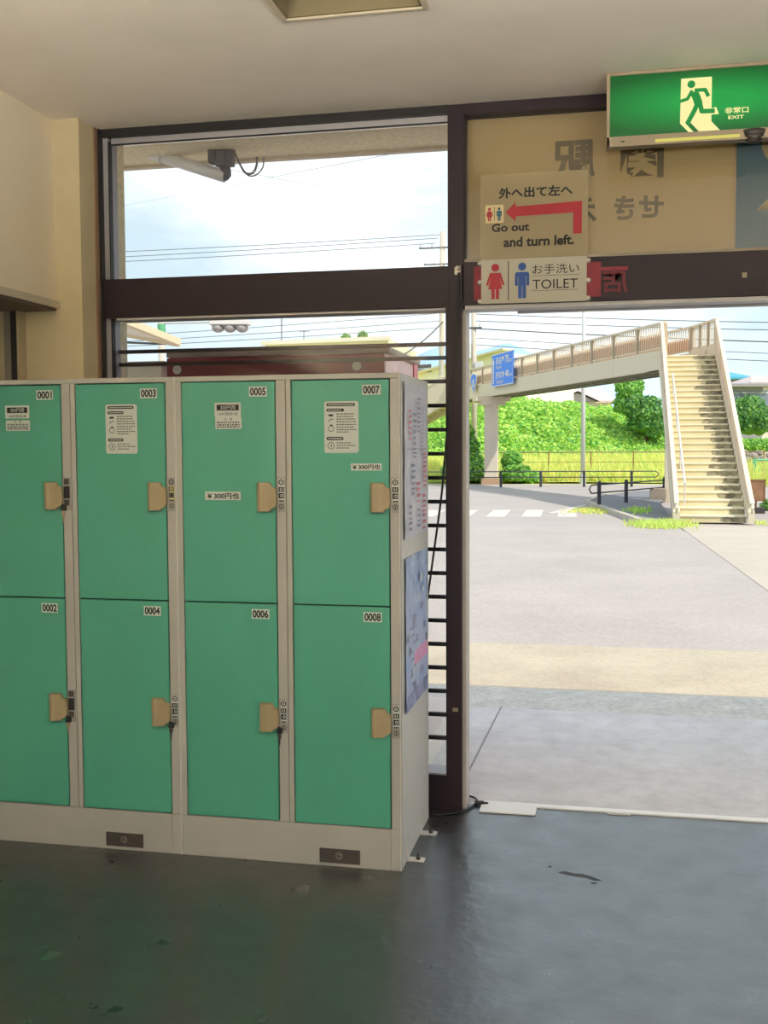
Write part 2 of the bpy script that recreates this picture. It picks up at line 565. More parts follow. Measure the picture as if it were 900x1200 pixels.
for z in barz:
    c = MB(); c.box(-2.19, -.66, 4.512, 4.53, z - .008, z + .008)
    c.build('window_bar', M_brown, wn)

# mullion and doorway
mu = struct(B(-.674, -.605, YW, YO + .02, 2.09, 2.909).build('trim_5', M_brown, bevel=.003), 'dark brown mullion between window and doorway')
mu2 = struct(B(-.683, -.617, YW, YO + .02, 0, 2.098).build('trim_6', M_brown, bevel=.003), 'dark brown door post right of the lockers')
c = MB(); c.box(-.655, -.632, YW - .003, YW, .425, .44); c.build('latch_plate', M_handle, mu2)
c = MB(); c.box(-.617, -.603, YW + .03, YO, 0, 2.095); c.build('edge_strip', mat('strip_lit_beige', (190, 180, 172), .5), mu2)  # light on the door reveal is put into this pale colour
dr = thing('door_1', (.6, 4.48, 0), 'wide open doorway under the station signboard', 'door')
dr['kind'] = 'structure'
del dr['category']
c = MB(); c.box(-.605, 2.2, YW, YO, 2.866, 2.909); c.build('head_rail', M_brown, dr)
c = MB(); c.box(-.617, 2.2, YW, YO, 2.103, 2.278); c.build('transom_rail', M_brown, dr, bevel=.003)
c = MB(); c.box(-.605, 2.2, YW + .004, YW + .05, 2.278, 2.289); c.build('transom_ledge', mat('ledge_alu', (150, 138, 118), .5), dr)
c = MB(); c.box(-.603, 2.2, YW + .008, YO - .01, 2.088, 2.103); c.build('door_track', M_track, dr)
c = MB(); c.box(-.4, 2.2, YO - .025, YO, 2.079, 2.088); c.build('track_lip', M_alu, dr)
c = MB(); c.box(.475, .492, YW - .003, YW, 2.175, 2.195); c.build('latch_plate', M_handle, dr)
c = MB(); c.box(-.32, 2.2, 4.525, 4.565, -.002, .006); c.build('threshold', mat('threshold_white', (248, 247, 245), .4), dr)
c = MB(); c.box(2.2, 2.28, YW, YO, 0, H); c.build('door_post', M_brown, dr)
c = MB(); c.box(2.28, 6, YW, YO, 0, .6); c.box(2.28, 6, YW, YO, 2.1, H); c.build('side_panel', M_wall, dr)
tp = B(-.545, -.312, 4.425, 4.565, .0005, .007).build('threshold_plate', mat('plate_alu', (240, 238, 236), .4, var=.03, vscale=10), None, bevel=.001)
tag(tp, 'flat pale metal plate on the floor at the door threshold', 'plate')

# roof, eave and outer column
struct(B(-4.2, 7.5, 4.56, 5.34, 3.0, 3.14).build('roof', M_stucco), 'beige stucco eave over the station front')
struct(B(-4.2, 7.5, -3.2, 4.56, 3.3, 3.5).build('roof_slab', M_stucco))
struct(B(-4.2, 7.5, 5.34, 5.38, 2.985, 3.16).build('roof_edge', mat('eave_trim', (206, 192, 174), .8, var=.1, vscale=6)))
struct(B(-2.9, -2.205, 4.56, 4.668, 0, 3.0).build('wall_front', M_stucco), 'beige stucco outer wall left of the window')
struct(B(6, 7.5, 4.42, 4.6, 0, 3.0).build('wall_front_right', M_stucco))
c = MB(); c.box(-2.2, 6, 4.5, 4.56, 2.912, 3.32)
struct(c.build('wall_front_lintel', M_stucco))

# ------------------------------------------------------------------ lockers
LY = 3.742
LW, LD, LH = .842, .584, 1.79
DOORS = {'ul': (.027, .383, .963, 1.767), 'll': (.027, .383, .156, .958), 'ur': (.447, .803, .963, 1.767), 'lr': (.447, .803, .156, .958)}


def handle_mesh(F):
    """moulded beige pull: a rounded upright ridge with a narrower tab towards the lock; F origin at its lower left corner"""
    m = MB()
    prof = [(0, .0), (0, .016), (.004, .021), (.012, .024), (.020, .022), (.026, .019), (.036, .018), (.047, .017)]
    n = len(prof)
    for z0, z1 in ((0, .106),):
        vs = [F.p(a, z0 + (.002 if c_ > .015 else 0), c_) for a, c_ in prof] + [F.p(a, z1 - (.002 if c_ > .015 else 0), c_) for a, c_ in prof]
        vs += [F.p(.047, z0, 0), F.p(.047, z1, 0)]
        fs = [(i, i + 1, n + i + 1, n + i) for i in range(n - 1)]
        fs += [tuple(range(n))[::-1] + (2 * n,), tuple(range(n, 2 * n)) + (2 * n + 1,), (n - 1, 2 * n, 2 * n + 1, 2 * n - 1)]
        m.add(vs, [tuple(reversed(f)) for f in fs])
    m.prism(F, [(.047, .004), (.055, .012), (.068, .018), (.072, .030), (.072, .074), (.068, .086), (.055, .090), (.050, .100), (.047, .102)], .002, .017)
    return m


def instruction_sticker(F, a0, b0, a1, b1):
    m = MB()
    wd, ht = a1 - a0, b1 - b0
    A = lambda f: a0 + f * wd
    Z = lambda f: b1 - f * ht
    m.rrect(F, a0, a1, b0, b1, .008, .0012, 0)

    def pill(f0, f1, g0, g1):
        m.rrect(F, A(f0), A(f1), Z(g1), Z(g0), (g1 - g0) * ht * .45, .0016, 1)
        k = f0 + .05
        while k < f1 - .07:
            ww = random.uniform(.025, .05)
            m.rect(F, A(k), A(min(k + ww, f1 - .04)), Z(g1 - .02), Z(g0 + .02), .0019, 0)
            k += ww + .015
    pill(.07, .9, .035, .095)
    pill(.07, .58, .14, .2)
    pill(.07, .56, .69, .755)

    def lines(gs, f0=.36, f1=.93):
        for g, e in gs:
            k = f0
            while k < f0 + (f1 - f0) * e:
                ww = random.uniform(.03, .07)
                m.rect(F, A(k), A(min(k + ww, f1)), Z(g + .022), Z(g), .0016, 2)
                k += ww + .02
    lines([(.235, .9), (.285, .8), (.335, .98), (.385, .95), (.44, .98), (.49, .85), (.54, .98), (.585, .6), (.795, .7), (.845, .95), (.895, .6)])
    m.rect(F, A(.13), A(.26), Z(.29), Z(.25), .0016, 1)
    m.stroke(F, [(A(.12), Z(.39)), (A(.19), Z(.35)), (A(.27), Z(.34))], .003, .0016, 2)
    m.rect(F, A(.17), A(.24), Z(.475), Z(.45), .0016, 1)
    m.ring(F, A(.2), Z(.53), .011, .0085, .0016, 2)
    m.ring(F, A(.2), Z(.86), .013, .0105, .0016, 2)
    m.stroke(F, [(A(.2), Z(.89)), (A(.21), Z(.83))], .003, .0016, 1)
    return m


def price_notice(F, a0, b0, a1, b1, split):
    m = MB()
    wd, ht = a1 - a0, b1 - b0
    mid = b0 + ht * .45
    g = .0035 if split else 0
    m.rrect(F, a0, a1, mid + g, b1, .004, .0012, 0)
    m.rrect(F, a0 + .002, a1 + .002, b0, mid - g, .004, .0012, 0)
    m.rect(F, a0 + .008, a1 - .008, b1 - .3 * ht, b1 - .08 * ht, .0016, 1)
    m.text(F, '300円用', a0 + .022, a1 - .022, b1 - .27 * ht, b1 - .11 * ht, .0019, 0)
    m.text(F, '100円硬貨3枚', a0 + .014, a1 - .012, b1 - .49 * ht, b1 - .37 * ht, .0016, 1)
    m.text(F, '注　意', a0 + .036, a1 - .034, b0 + .31 * ht, b0 + .42 * ht, .0016, 1)
    for r_ in (.22, .13, .05):
        k = a0 + .008
        while k < a1 - .008:
            ww = random.uniform(.004, .011)
            m.rect(F, k, min(k + ww, a1 - .006), b0 + r_ * ht, b0 + (r_ + .055) * ht, .0016, 2)
            k += ww + .003
    return m


def locker_unit(name, x0, label, numbers, first):
    root = thing(name, (x0, LY, 0), label, 'locker', 'green coin locker units')
    X = lambda a: x0 + a
    c = MB()
    c.box(X(0), X(.003), LY, LY + LD, 0, LH, 1); c.box(X(LW - .003), X(LW), LY, LY + LD, 0, LH, 1)
    c.box(X(.003), X(LW - .003), LY + .03, LY + LD, 0, LH, 0)
    c.build('cabinet_body', [M_cab, M_cabside], root)
    c = MB()
    c.box(X(.003), X(LW - .003), LY + .022, LY + .03, .15, 1.775)
    c.build('gap_shade_sheet', M_gap, root)  # black sheet behind the doors stands in for shade in the gaps
    for a0, a1 in ((0.003, .024), (.387, .4225), (.4245, .443), (.807, LW - .003)):
        c = MB(); c.box(X(a0), X(a1), LY, LY + .024, .153, 1.771)
        c.build('stile', M_cab, root, bevel=.0015)
    c = MB(); c.box(X(.003), X(LW - .003), LY, LY + .024, 1.771, LH)
    c.build('top_rail', M_cab, root, bevel=.0015)
    c = MB(); c.box(X(.0035), X(LW - .0385), LY + .001, LY + .03, .0, .152); c.box(X(LW - .0375), X(LW - .003), LY, LY + .03, 0, .152)
    pl = c.build('plinth', M_cab, root, bevel=.001)
    F = FRONT(x0, LY, 0)
    c = MB()
    a0 = .537 if not first else .535
    c.prism(F, [(a0, .013), (a0 + .152, .013), (a0 + .152, .066), (a0, .066)], -.001, .003)
    ap = c.build('service_plate', M_dsteel, root, bevel=.0008)
    c = MB(); c.ring(F, a0 + .074, .041, .013, .010, .0036, 0); c.ring(F, a0 + .076, .041, .007, .004, .0036, 0); c.disc(F, a0 + .074, .041, .0035, .0036, 1)
    c.build('cam_lock', [M_steel, M_ink], ap)
    for key, num in zip(('ul', 'll', 'ur', 'lr'), numbers):
        d0, d1, z0, z1 = DOORS[key]
        upper = key[0] == 'u'
        c = MB(); c.box(X(d0), X(d1), LY - .001, LY + .018, z0, z1)
        dn = c.build('door', M_green, root, bevel=.002)
        FD = FRONT(X(d0), LY - .0012, 0)
        c = MB()
        zt = 1.749 if upper else .94
        c.rect(FD, .26, .328, zt - .036, zt, .0006, 0)
        c.text(FD, num, .264, .324, zt - .0325, zt - .0035, .001, 1, bold=.035)
        c.build('number_plate', [M_paper, M_ink], dn)
        hz = 1.297 if upper else .489
        handle_mesh(FRONT(X(d1) - .065, LY - .001, hz)).build('handle', M_handle, dn, smooth=False)
        if num in ('0003', '0007'):
            instruction_sticker(FD, .121, 1.509, .247, 1.692).build('instruction_sticker', [M_paper, M_ink, mat('print_dim', (84, 86, 84), .7)], dn)
        if num in ('0001', '0005'):
            price_notice(FD, .128, 1.597, .229, 1.693, num == '0001').build('price_notice', [M_paper, M_ink, mat('print_dim', (84, 86, 84), .7)], dn)
        if num == '0005':
            c = MB(); c.rect(FD, .086, .224, 1.338, 1.369, .0008, 0); c.text(FD, '¥ 300円也', .095, .218, 1.342, 1.365, .0012, 1, bold=.03)
            c.build('price_strip', [M_paper, M_ink], dn)
        if num == '0007':
            c = MB(); c.rect(FD, .218, .330, 1.446, 1.471, .0008, 0); c.text(FD, '¥ 300円也', .224, .325, 1.449, 1.468, .0012, 1, bold=.03)
            c.build('price_strip', [M_paper, M_ink], dn)
        # lock on the stile right of the door
        lz0, lz1 = (1.296, 1.421) if upper else (.486, .611)
        la, lb = d1 + .004, d1 + .036
        FL = FRONT(x0, LY - .0005, 0)
        c = MB(); c.prism(FL, [(la, lz0), (lb, lz0), (lb, lz1), (la, lz1)], 0, .003)
        lk = c.build('lock', M_plate, root, bevel=.0006)
        lc = (la + lb) / 2 + .003
        c = MB()
        used = num in ('0001', '0002')
        if used:
            c.rect(FL, la + .004, lb - .003, lz0 + .045, lz1 - .034, .0034, 1)
            c.rect(FL, la + .006, lb - .005, lz1 - .028, lz1 - .006, .0034, 2)
            c.rect(FL, la + .006, lb - .005, lz0 + .018, lz0 + .040, .0034, 2)
        else:
            yl = num == '0003'
            if yl:
                c.rect(FL, la + .010, lb - .001, lz0 + .042, lz1 - .032, .0032, 3)
            else:
                c.rect(FL, la + .008, lb - .001, lz0 + .036, lz1 - .004, .0032, 0)
            c.ring(FL, lc, lz1 - .017, .0105, .0065, .0036, 1)
            c.disc(FL, lc, lz1 - .017, .003, .0036, 2)
            c.rect(FL, lc - .010, lc + .010, lz1 - .052, lz1 - .034, .0036, 2 if yl else 1)
            c.rect(FL, lc - .005, lc - .002, lz1 - .049, lz1 - .037, .004, 3 if yl else 0); c.rect(FL, lc + .002, lc + .005, lz1 - .049, lz1 - .037, .004, 3 if yl else 0)
            c.rect(FL, lc - .010, lc + .010, lz1 - .076, lz1 - .056, .0036, 2 if yl else 1)
            c.disc(FL, lc + .002, lz1 - .066, .006, .004, 1 if yl else 0)
            c.disc(FL, lc + .002, lz1 - .066, .0035, .0042, 1)
            c.rect(FL, lc - .009, lc + .010, lz1 - .088, lz1 - .082, .0036, 2)
            c.ring(FL, lc, lz0 + .020, .010, .007, .0036, 2)
            c.rect(FL, lc - .0015, lc + .0015, lz0 + .014, lz0 + .026, .0038, 1)
        c.build('coin_slot_panel', [M_paper, M_ink, M_dsteel, M_yel], lk)
        if num in ('0001', '0002', '0004', '0006'):
            ka = la + .004
            c = MB()
            c.prism(FL, [(ka - .012, lz0 - .002), (ka + .010, lz0 - .002), (ka + .012, lz0 + .016), (ka - .006, lz0 + .024)], .003, .009, 1)
            FK = Frame(FL.p(ka - .001, lz0 - .004, .006), (1, .5, 0), (0, 0, 1))
            c.prism(FK, [(-.006, .004), (.006, .004), (.007, -.012), (.003, -.018), (.002, -.042), (-.002, -.044), (-.003, -.018), (-.007, -.012)], -.0015, .0015, 0)
            kk = c.build('key', [M_handle if num in ('0001', '0002') else M_dsteel, M_black], lk)
    return root


u1 = locker_unit('coin_locker', -1.585 - LW, 'green and beige coin locker unit with doors 0001 to 0004 beside the left wall', ('0001', '0002', '0003', '0004'), True)
u2 = locker_unit('coin_locker', -1.585 + .0015, 'green and beige coin locker unit with doors 0005 to 0008 next to the doorway', ('0005', '0006', '0007', '0008'), False)
LX1 = -1.585 + .0015 + LW        # right side plane of the lockers
# side panel seam, caps and floor brackets belong to the right unit
c = MB(); c.box(LX1, LX1 + .0015, LY + .008, LY + .012, 0, LH); c.build('side_seam', mat('seam_grey', (150, 146, 140), .6), u2)
for y0 in (3.86, 4.14):
    c = MB()
    c.box(LX1, LX1 + .004, y0 - .02, y0 + .02, 0, .092); c.box(LX1, LX1 + .064, y0 - .02, y0 + .02, 0, .004)
    bk = c.build('floor_bracket', M_cabside, u2)
    c = MB(); c.tube([(LX1 + .04, y0, .004), (LX1 + .04, y0, .010)], .009, 6); c.tube([(LX1 + .04, y0, .010), (LX1 + .04, y0, .026)], .004, 8)
    c.build('anchor_bolt', M_dsteel, bk)

# posters taped on the side of the right unit (facing +x)
SIDE = lambda y, z: Frame((LX1 + .0012, y, z), (0, 1, 0), (0, 0, 1))


def curl_sheet(y0, y1, z0, z1, cols, mi_of, amp=.006):
    """thin sheet with slightly lifted edges, facing +x"""
    m = MB()
    ny, nz = cols
    for j in range(nz + 1):
        for i in range(ny + 1):
            fy, fz = i / ny, j / nz
            lift = amp * ((abs(fy - .5) * 2) ** 3 * .6 + .3 * math.sin(fz * 9 + fy * 3) ** 2 + (.8 if fz < .08 or fz > .95 else 0) * .4)
            m.v.append((LX1 + .002 + lift, y0 + (y1 - y0) * fy, z0 + (z1 - z0) * fz))
    for j in range(nz):
        for i in range(ny):
            a = j * (ny + 1) + i
            m.f.append([a, a + 1, a + ny + 2, a + ny + 1]); m.m.append(mi_of(i / ny, j / nz))
    return m


M_post_w = mat('poster_white', (222, 222, 230), .55, var=.06, vscale=14, rgb2=(196, 198, 214))
M_post_b = mat('poster_blue', (96, 140, 214), .5, var=.25, vscale=9, rgb2=(198, 214, 240))
M_post_b2 = mat('poster_pale', (206, 214, 236), .5, var=.12, vscale=10, rgb2=(150, 176, 226))
M_post_p = mat('poster_pink', (226, 160, 206), .5, var=.1, vscale=12)
M_post_n = mat('poster_navy', (96, 110, 170), .5, var=.3, vscale=12, rgb2=(170, 176, 214))
po = thing('poster', (LX1, 4.03, 1.2), 'white poster with red and grey writing on the side of the right locker', 'poster')
curl_sheet(3.795, 4.262, 1.195, 1.765, (10, 14), lambda a, b: 0).build('poster_sheet', [M_post_w], po)
c = MB()
FS = Frame((LX1 + .010, 3.795, 1.195), (0, 1, 0), (0, 0, 1))
M_pr_red = mat('poster_red_ink', (206, 74, 96), .6); M_pr_gry = mat('poster_grey_ink', (120, 122, 150), .6)
for a, b0, b1, wd, mi in ((.075, .355, .47, .035, 0), (.16, .30, .46, .05, 1), (.24, .39, .52, .06, 1), (.36, .02, .15, .05, 0), (.37, .17, .31, .06, 0), (.24, .12, .20, .045, 0), (.13, .16, .27, .05, 1), (.07, .02, .12, .05, 1), (.25, .03, .1, .04, 1)):
    z = b1
    while z > b0:
        h = random.uniform(.010, .022)
        k = a
        while k < a + wd:
            ww = random.uniform(.008, .02)
            c.rect(FS, k, k + ww, z - h * .6, z, 0, mi); k += ww + .006
        z -= h + .004
for k in range(12):
    c.rect(FS, .33, .34, .30 + k * .016, .31 + k * .016, 0, 1); c.rect(FS, .36, .37, .30 + k * .016, .31 + k * .016, 0, 1)
c.rect(FS, .03, .44, .325, .327, 0, 1)
c.build('poster_print', [M_pr_red, M_pr_gry], po, kind='stuff')
po = thing('poster', (LX1, 4.03, .56), 'blue and pink poster below the white one on the locker side', 'poster')


def blue_idx(a, b):
    if b > .62:
        return 0 if (a > .25 or b > .8) else 1
    if .24 < b < .33 and a > .4:
        return 2
    if b < .06:
        return 3
    return 1 if (int(a * 9) * 3 + int(b * 16) * 5) % 7 else 3


curl_sheet(3.812, 4.268, .555, 1.125, (12, 20), blue_idx).build('poster_sheet', [M_post_b, M_post_b2, M_post_p, M_post_n], po)
c = MB()
FS = Frame((LX1 + .010, 3.812, .555), (0, 1, 0), (0, 0, 1))
for a, b, r_ in ((.30, .47, .02), (.34, .42, .014), (.25, .40, .012)):
    c.disc(FS, a, b, r_, 0, 0)
for j in range(8):
    c.rect(FS, .06 + .03 * (j % 3), .12 + .03 * (j % 3), .30 - .03 * j, .305 - .03 * j, 0, 1)
c.rect(FS, .27, .275, .03, .16, 0, 1)
c.build('poster_print', [M_whitep, M_pr_gry], po, kind='stuff')

# ------------------------------------------------------------------ black cable
hk = thing('cable_hook', (-.633, YW, 2.245), 'small grey wire clip screwed to the dark post', 'hook')
c = MB(); c.prism(FRONT(-.633, YW, 2.245), [(-.012, -.016), (.010, -.018), (.013, .006), (.0, .020), (-.012, .012)], 0, .005)
c.build('hook_plate', M_steel, hk)
c = MB(); c.tube([(-.633, YW - .004, 2.245), (-.625, YW - .014, 2.25), (-.62, YW - .012, 2.262)], .003, 6)
c.build('hook_wire', M_steel, hk)
pts = [(-.628, YW - .006, 2.235), (-.630, YW - .006, 2.09), (-.652, YW - .006, 1.83), (-.678, YW - .006, 1.57), (-.699, YW - .010, 1.33), (-.737, YW - .014, 1.05), (-.770, YW - .03, .78), (-.80, YW - .05, .4), (-.80, YW - .05, .06), (-.775, 4.36, .006), (-.72, 4.345, .006), (-.65, 4.372, .006), (-.605, 4.42, .006), (-.578, 4.49, .006), (-.57, 4.56, .006), (-.60, 4.605, .006), (-.65, 4.61, .006)]


def smooth_path(pts, k=4):
    pts = [Vector(p) for p in pts]
    out = []
    for i in range(len(pts) - 1):
        p0, p1, p2, p3 = pts[max(0, i - 1)], pts[i], pts[i + 1], pts[min(len(pts) - 1, i + 2)]
        for j in range(k):
            s_ = j / k
            out.append(.5 * ((2 * p1) + (p2 - p0) * s_ + (2 * p0 - 5 * p1 + 4 * p2 - p3) * s_ ** 2 + (3 * p1 - p0 - 3 * p2 + p3) * s_ ** 3))
    out.append(pts[-1])
    return out


cb = MB().tube(smooth_path(pts), .0045, 8).build('power_cable', M_black, None, smooth=True)
tag(cb, 'black power cable hanging down the door post and looping on the floor', 'cable')
c = MB(); c.tube([(-.575, 4.515, .010), (-.535, 4.52, .010)], [.010, .009], 8); c.tube([(-.535, 4.52, .010), (-.518, 4.522, .010)], .005, 6)
tag(c.build('cable_clip', M_black), 'black cable clip lying by the metal threshold plate', 'clip')
c = MB(); c.box(-.02, .075, 4.505, 4.522, .0005, .004); c.box(.0, .05, 4.506, 4.515, .004, .006)
tag(c.build('floor_latch', M_track), 'small worn metal strike plate in the floor before the threshold', 'plate')

c = MB()
F_ = Frame((-.11, 3.82, .0006), (1, .12, 0), (-.12, 1, 0))
c.flat(F_, [(-.075, .035), (-.05, .048), (-.02, .03), (.01, .028), (.035, .012), (.075, -.03), (.045, -.028), (.02, -.008), (-.01, .002), (-.04, .012)])
c.flat(F_, [(-.11, .085), (-.10, .094), (-.092, .086), (-.10, .078)]); c.flat(F_, [(.03, -.05), (.05, -.045), (.055, -.056), (.036, -.06)])
struct(c.build('floor_stain', mat('stain_dark', (46, 44, 44), .6)), 'small dark scuff mark on the floor inside the doorway')

# ------------------------------------------------------------------ station signboard above the doorway (seen from its back)
M_board = mat('board_cream', (206, 186, 138), .5, trans=.45)
M_boardb = mat('board_blue', (104, 130, 136), .5, trans=.35)
sb = thing('station_signboard', (.8, 4.50, 2.29), 'cream and grey-blue station name board above the doorway, seen from behind', 'sign')
c = MB(); c.box(-.603, .447, 4.50, 4.512, 2.289, 2.866); c.build('cream_panel', M_board, sb)
c = MB(); c.box(.455, 2.2, 4.50, 4.512, 2.289, 2.866); c.build('blue_panel', M_boardb, sb)
c = MB(); c.box(.447, .455, 4.497, 4.512, 2.289, 2.866); c.build('panel_joint', mat('joint_tan', (176, 150, 112), .6), sb)
c = MB(); c.box(-.603, 2.2, 4.512, 4.55, 2.289, 2.30); c.box(-.603, 2.2, 4.512, 4.55, 2.85, 2.866); c.box(2.18, 2.2, 4.512, 4.55, 2.3, 2.85); c.build('board_frame', M_brown, sb)
FB = FRONT(0, 4.4985, 0)
c = MB()
for body, x0_, x1_, z0_, z1_ in (('関', .012, .180, 2.592, 2.762), ('駅', -.256, -.086, 2.598, 2.758), ('せき', -.012, .183, 2.432, 2.528), ('えき', -.272, -.078, 2.432, 2.528)):
    c = MB(); c.text(FB, body, x0_, x1_, z0_, z1_, 0, 0, True, bold=.03)
    c.build('lettering', mat('lettering_olive', (112, 98, 68), .6), sb)
c = MB()
pts = [(.548 + .30 * (1 - math.cos(math.radians(a))), 2.70 + .16 * math.sin(math.radians(a))) for a in range(-55, 91, 12)]
c.flat(FB, pts + [(1.05, 2.86), (1.05, 2.57)], 0, 0)
c.flat(FB, [(.535, 2.447), (.60, 2.513), (.68, 2.447)], 0, 0)
c.build('emblem', M_board, sb)
c = MB(); c.box(-.602, 2.2, 4.455, 4.460, 2.289, 2.866)
c.build('glass_pane', M_glass, dr)

# red faded plate on the rail, toilet plate over it, direction film above
rp_ = thing('red_plate', (-.26, YW, 2.12), 'faded dark red strip on the brown rail behind the toilet plate', 'plate')
M_dred = mat('faded_red', (128, 20, 40), .55, var=.1, vscale=12)
FR = FRONT(0, YW - .0015, 0)
c = MB(); c.rect(FR, -.566, -.06, 2.121, 2.258, 0, 0); c.rect(FR, -.06, .045, 2.222, 2.236, 0, 0); c.build('strip', M_dred, rp_)
c = MB(); c.text(FR, '店', -.055, .045, 2.132, 2.232, .0006, 0, True, bold=.02); c.build('lettering', mat('faded_red_ink', (104, 22, 38), .6), rp_)


def woman(m, F, cx, zb, h, mi):
    k = h / 290.
    P = lambda x, y: (cx + x * k, zb + (290 - y) * k)
    m.disc(F, *P(0, 33), 32 * k, 0, mi)
    m.flat(F, [P(-44, 76), P(44, 76), P(75, 168), P(70, 176), P(56, 176), P(36, 112), P(58, 208), P(32, 208), P(32, 286), P(26, 290), P(8, 290), P(4, 286), P(4, 208), P(-4, 208), P(-4, 286), P(-8, 290), P(-26, 290), P(-32, 286), P(-32, 208), P(-58, 208), P(-36, 112), P(-56, 176), P(-70, 176), P(-75, 168)], 0, mi)


def man(m, F, cx, zb, h, mi):
    k = h / 290.
    P = lambda x, y: (cx + x * k, zb + (290 - y) * k)
    m.disc(F, *P(0, 33), 32 * k, 0, mi)
    m.flat(F, [P(-46, 76), P(46, 76), P(58, 90), P(58, 186), P(36, 186), P(36, 110), P(32, 110), P(32, 284), P(26, 290), P(8, 290), P(3, 284), P(3, 190), P(-3, 190), P(-3, 284), P(-8, 290), P(-26, 290), P(-32, 284), P(-32, 110), P(-36, 110), P(-36, 186), P(-58, 186), P(-58, 90)], 0, mi)


ts = thing('toilet_sign', (-.325, 4.41, 2.104), 'white toilet plate with red woman and blue man on the brown rail', 'sign')
c = MB(); c.box(-.535, -.115, 4.406, 4.410, 2.104, 2.281); c.build('plate', M_signw, ts, bevel=.001)
FT = FRONT(0, 4.4055, 0)
c = MB()
woman(c, FT, -.478, 2.122, .142, 0)
man(c, FT, -.370, 2.122, .142, 1)
c.build('pictogram', [M_red, M_blue], ts)
c = MB()
c.rect(FT, -.427, -.423, 2.115, 2.272, 0, 1)
c.build('divider_line', [M_ink, M_grey], ts)
for body, x1_, z0_, z1_, zl in (('お手洗い', -.145, 2.216, 2.254, 2.209), ('TOILET', -.150, 2.157, 2.194, 2.150)):
    c = MB(); c.text(FT, body, -.329, x1_, z0_, z1_, 0, 0, bold=.0)
    c.rect(FT, -.333, x1_ + .003, zl, zl + .0015, 0, 0)
    c.build('lettering', M_ink, ts)
for a, z in ((-.541, 2.268), (-.541, 2.192), (-.541, 2.116), (-.109, 2.264), (-.109, 2.186), (-.109, 2.116)):
    c = MB(); c.tube([(a, 4.403, z), (a, 4.418, z)], [.007, .011], 10)
    c.build('suction_cup', mat('cup_clear', (196, 190, 180), .3), ts)

ds = thing('direction_sign', (-.32, 4.42, 2.285), 'film notice with a bent red arrow, Go out and turn left, above the toilet plate', 'sign')
c = MB(); c.box(-.540, -.112, 4.4215, 4.4225, 2.285, 2.62); c.build('film', glass_mat('notice_film', film=.45, film_rgb=(212, 196, 158)), ds)
FN = FRONT(0, 4.4195, 0)
c = MB()
for body, x0_, x1_, z0_, z1_ in (('外へ出て左へ', -.466, -.172, 2.523, 2.566), ('Go out', -.494, -.343, 2.392, 2.425), ('and turn left.', -.446, -.166, 2.330, 2.370)):
    c = MB(); c.text(FN, body, x0_, x1_, z0_, z1_, 0, 0, bold=.03)
    c.build('lettering', M_ink, ds)
c = MB()
c.flat(FN, [(-.438, 2.468), (-.398, 2.508), (-.398, 2.490), (-.136, 2.499), (-.136, 2.372), (-.170, 2.372), (-.170, 2.455), (-.398, 2.451), (-.398, 2.432)], 0, 0)
c.build('arrow', M_red, ds)
c = MB()
c.rrect(FN, -.522, -.444, 2.426, 2.502, .006, -.0006, 2)
c.rrect(FN, -.520, -.446, 2.428, 2.500, .006, -.0003, 3)
c.rect(FN, -.484, -.482, 2.436, 2.492, 0, 4)
woman(c, FN, -.503, 2.436, .054, 0); man(c, FN, -.464, 2.436, .054, 1)
c.build('pictogram', [M_red, M_teal, mat('line_tan', (150, 134, 100), .6), mat('picto_ground', (206, 188, 146), .6), M_grey], ds)

# ------------------------------------------------------------------ emergency exit sign
def lit_mat(name, rgb, strength, rgb_edge=None):
    """backlit face: brightest along the tube behind it"""
    m = bpy.data.materials.new(name)
    m.use_nodes = True
    t = m.node_tree
    p = t.nodes['Principled BSDF']
    p.inputs['Base Color'].default_value = (*[x * .10 for x in lin(rgb)], 1)
    p.inputs['Roughness'].default_value = .3
    p.inputs['Emission Strength'].default_value = strength
    if rgb_edge:
        co = t.nodes.new('ShaderNodeTexCoord')
        mp_ = t.nodes.new('ShaderNodeMapping')
        mp_.inputs['Location'].default_value = (-1, -1, -1)
        mp_.inputs['Scale'].default_value = (2, 0, 2)
        gr = t.nodes.new('ShaderNodeTexGradient')
        gr.gradient_type = 'SPHERICAL'
        rm = t.nodes.new('ShaderNodeValToRGB')
        rm.color_ramp.elements[0].position = 0
        rm.color_ramp.elements[0].color = (*lin(rgb_edge), 1)
        rm.color_ramp.elements[1].position = .75
        rm.color_ramp.elements[1].color = (*lin(rgb), 1)
        mp_.inputs['Location'].default_value = (-.75, 0, -1.0)
        mp_.inputs['Scale'].default_value = (1.5, 0, 2)
        t.links.new(co.outputs['Generated'], mp_.inputs['Vector'])
        t.links.new(mp_.outputs['Vector'], gr.inputs['Vector'])
        t.links.new(gr.outputs['Fac'], rm.inputs['Fac'])
        t.links.new(rm.outputs['Color'], p.inputs['Emission Color'])
    else:
        p.inputs['Emission Color'].default_value = (*lin(rgb), 1)
    return m


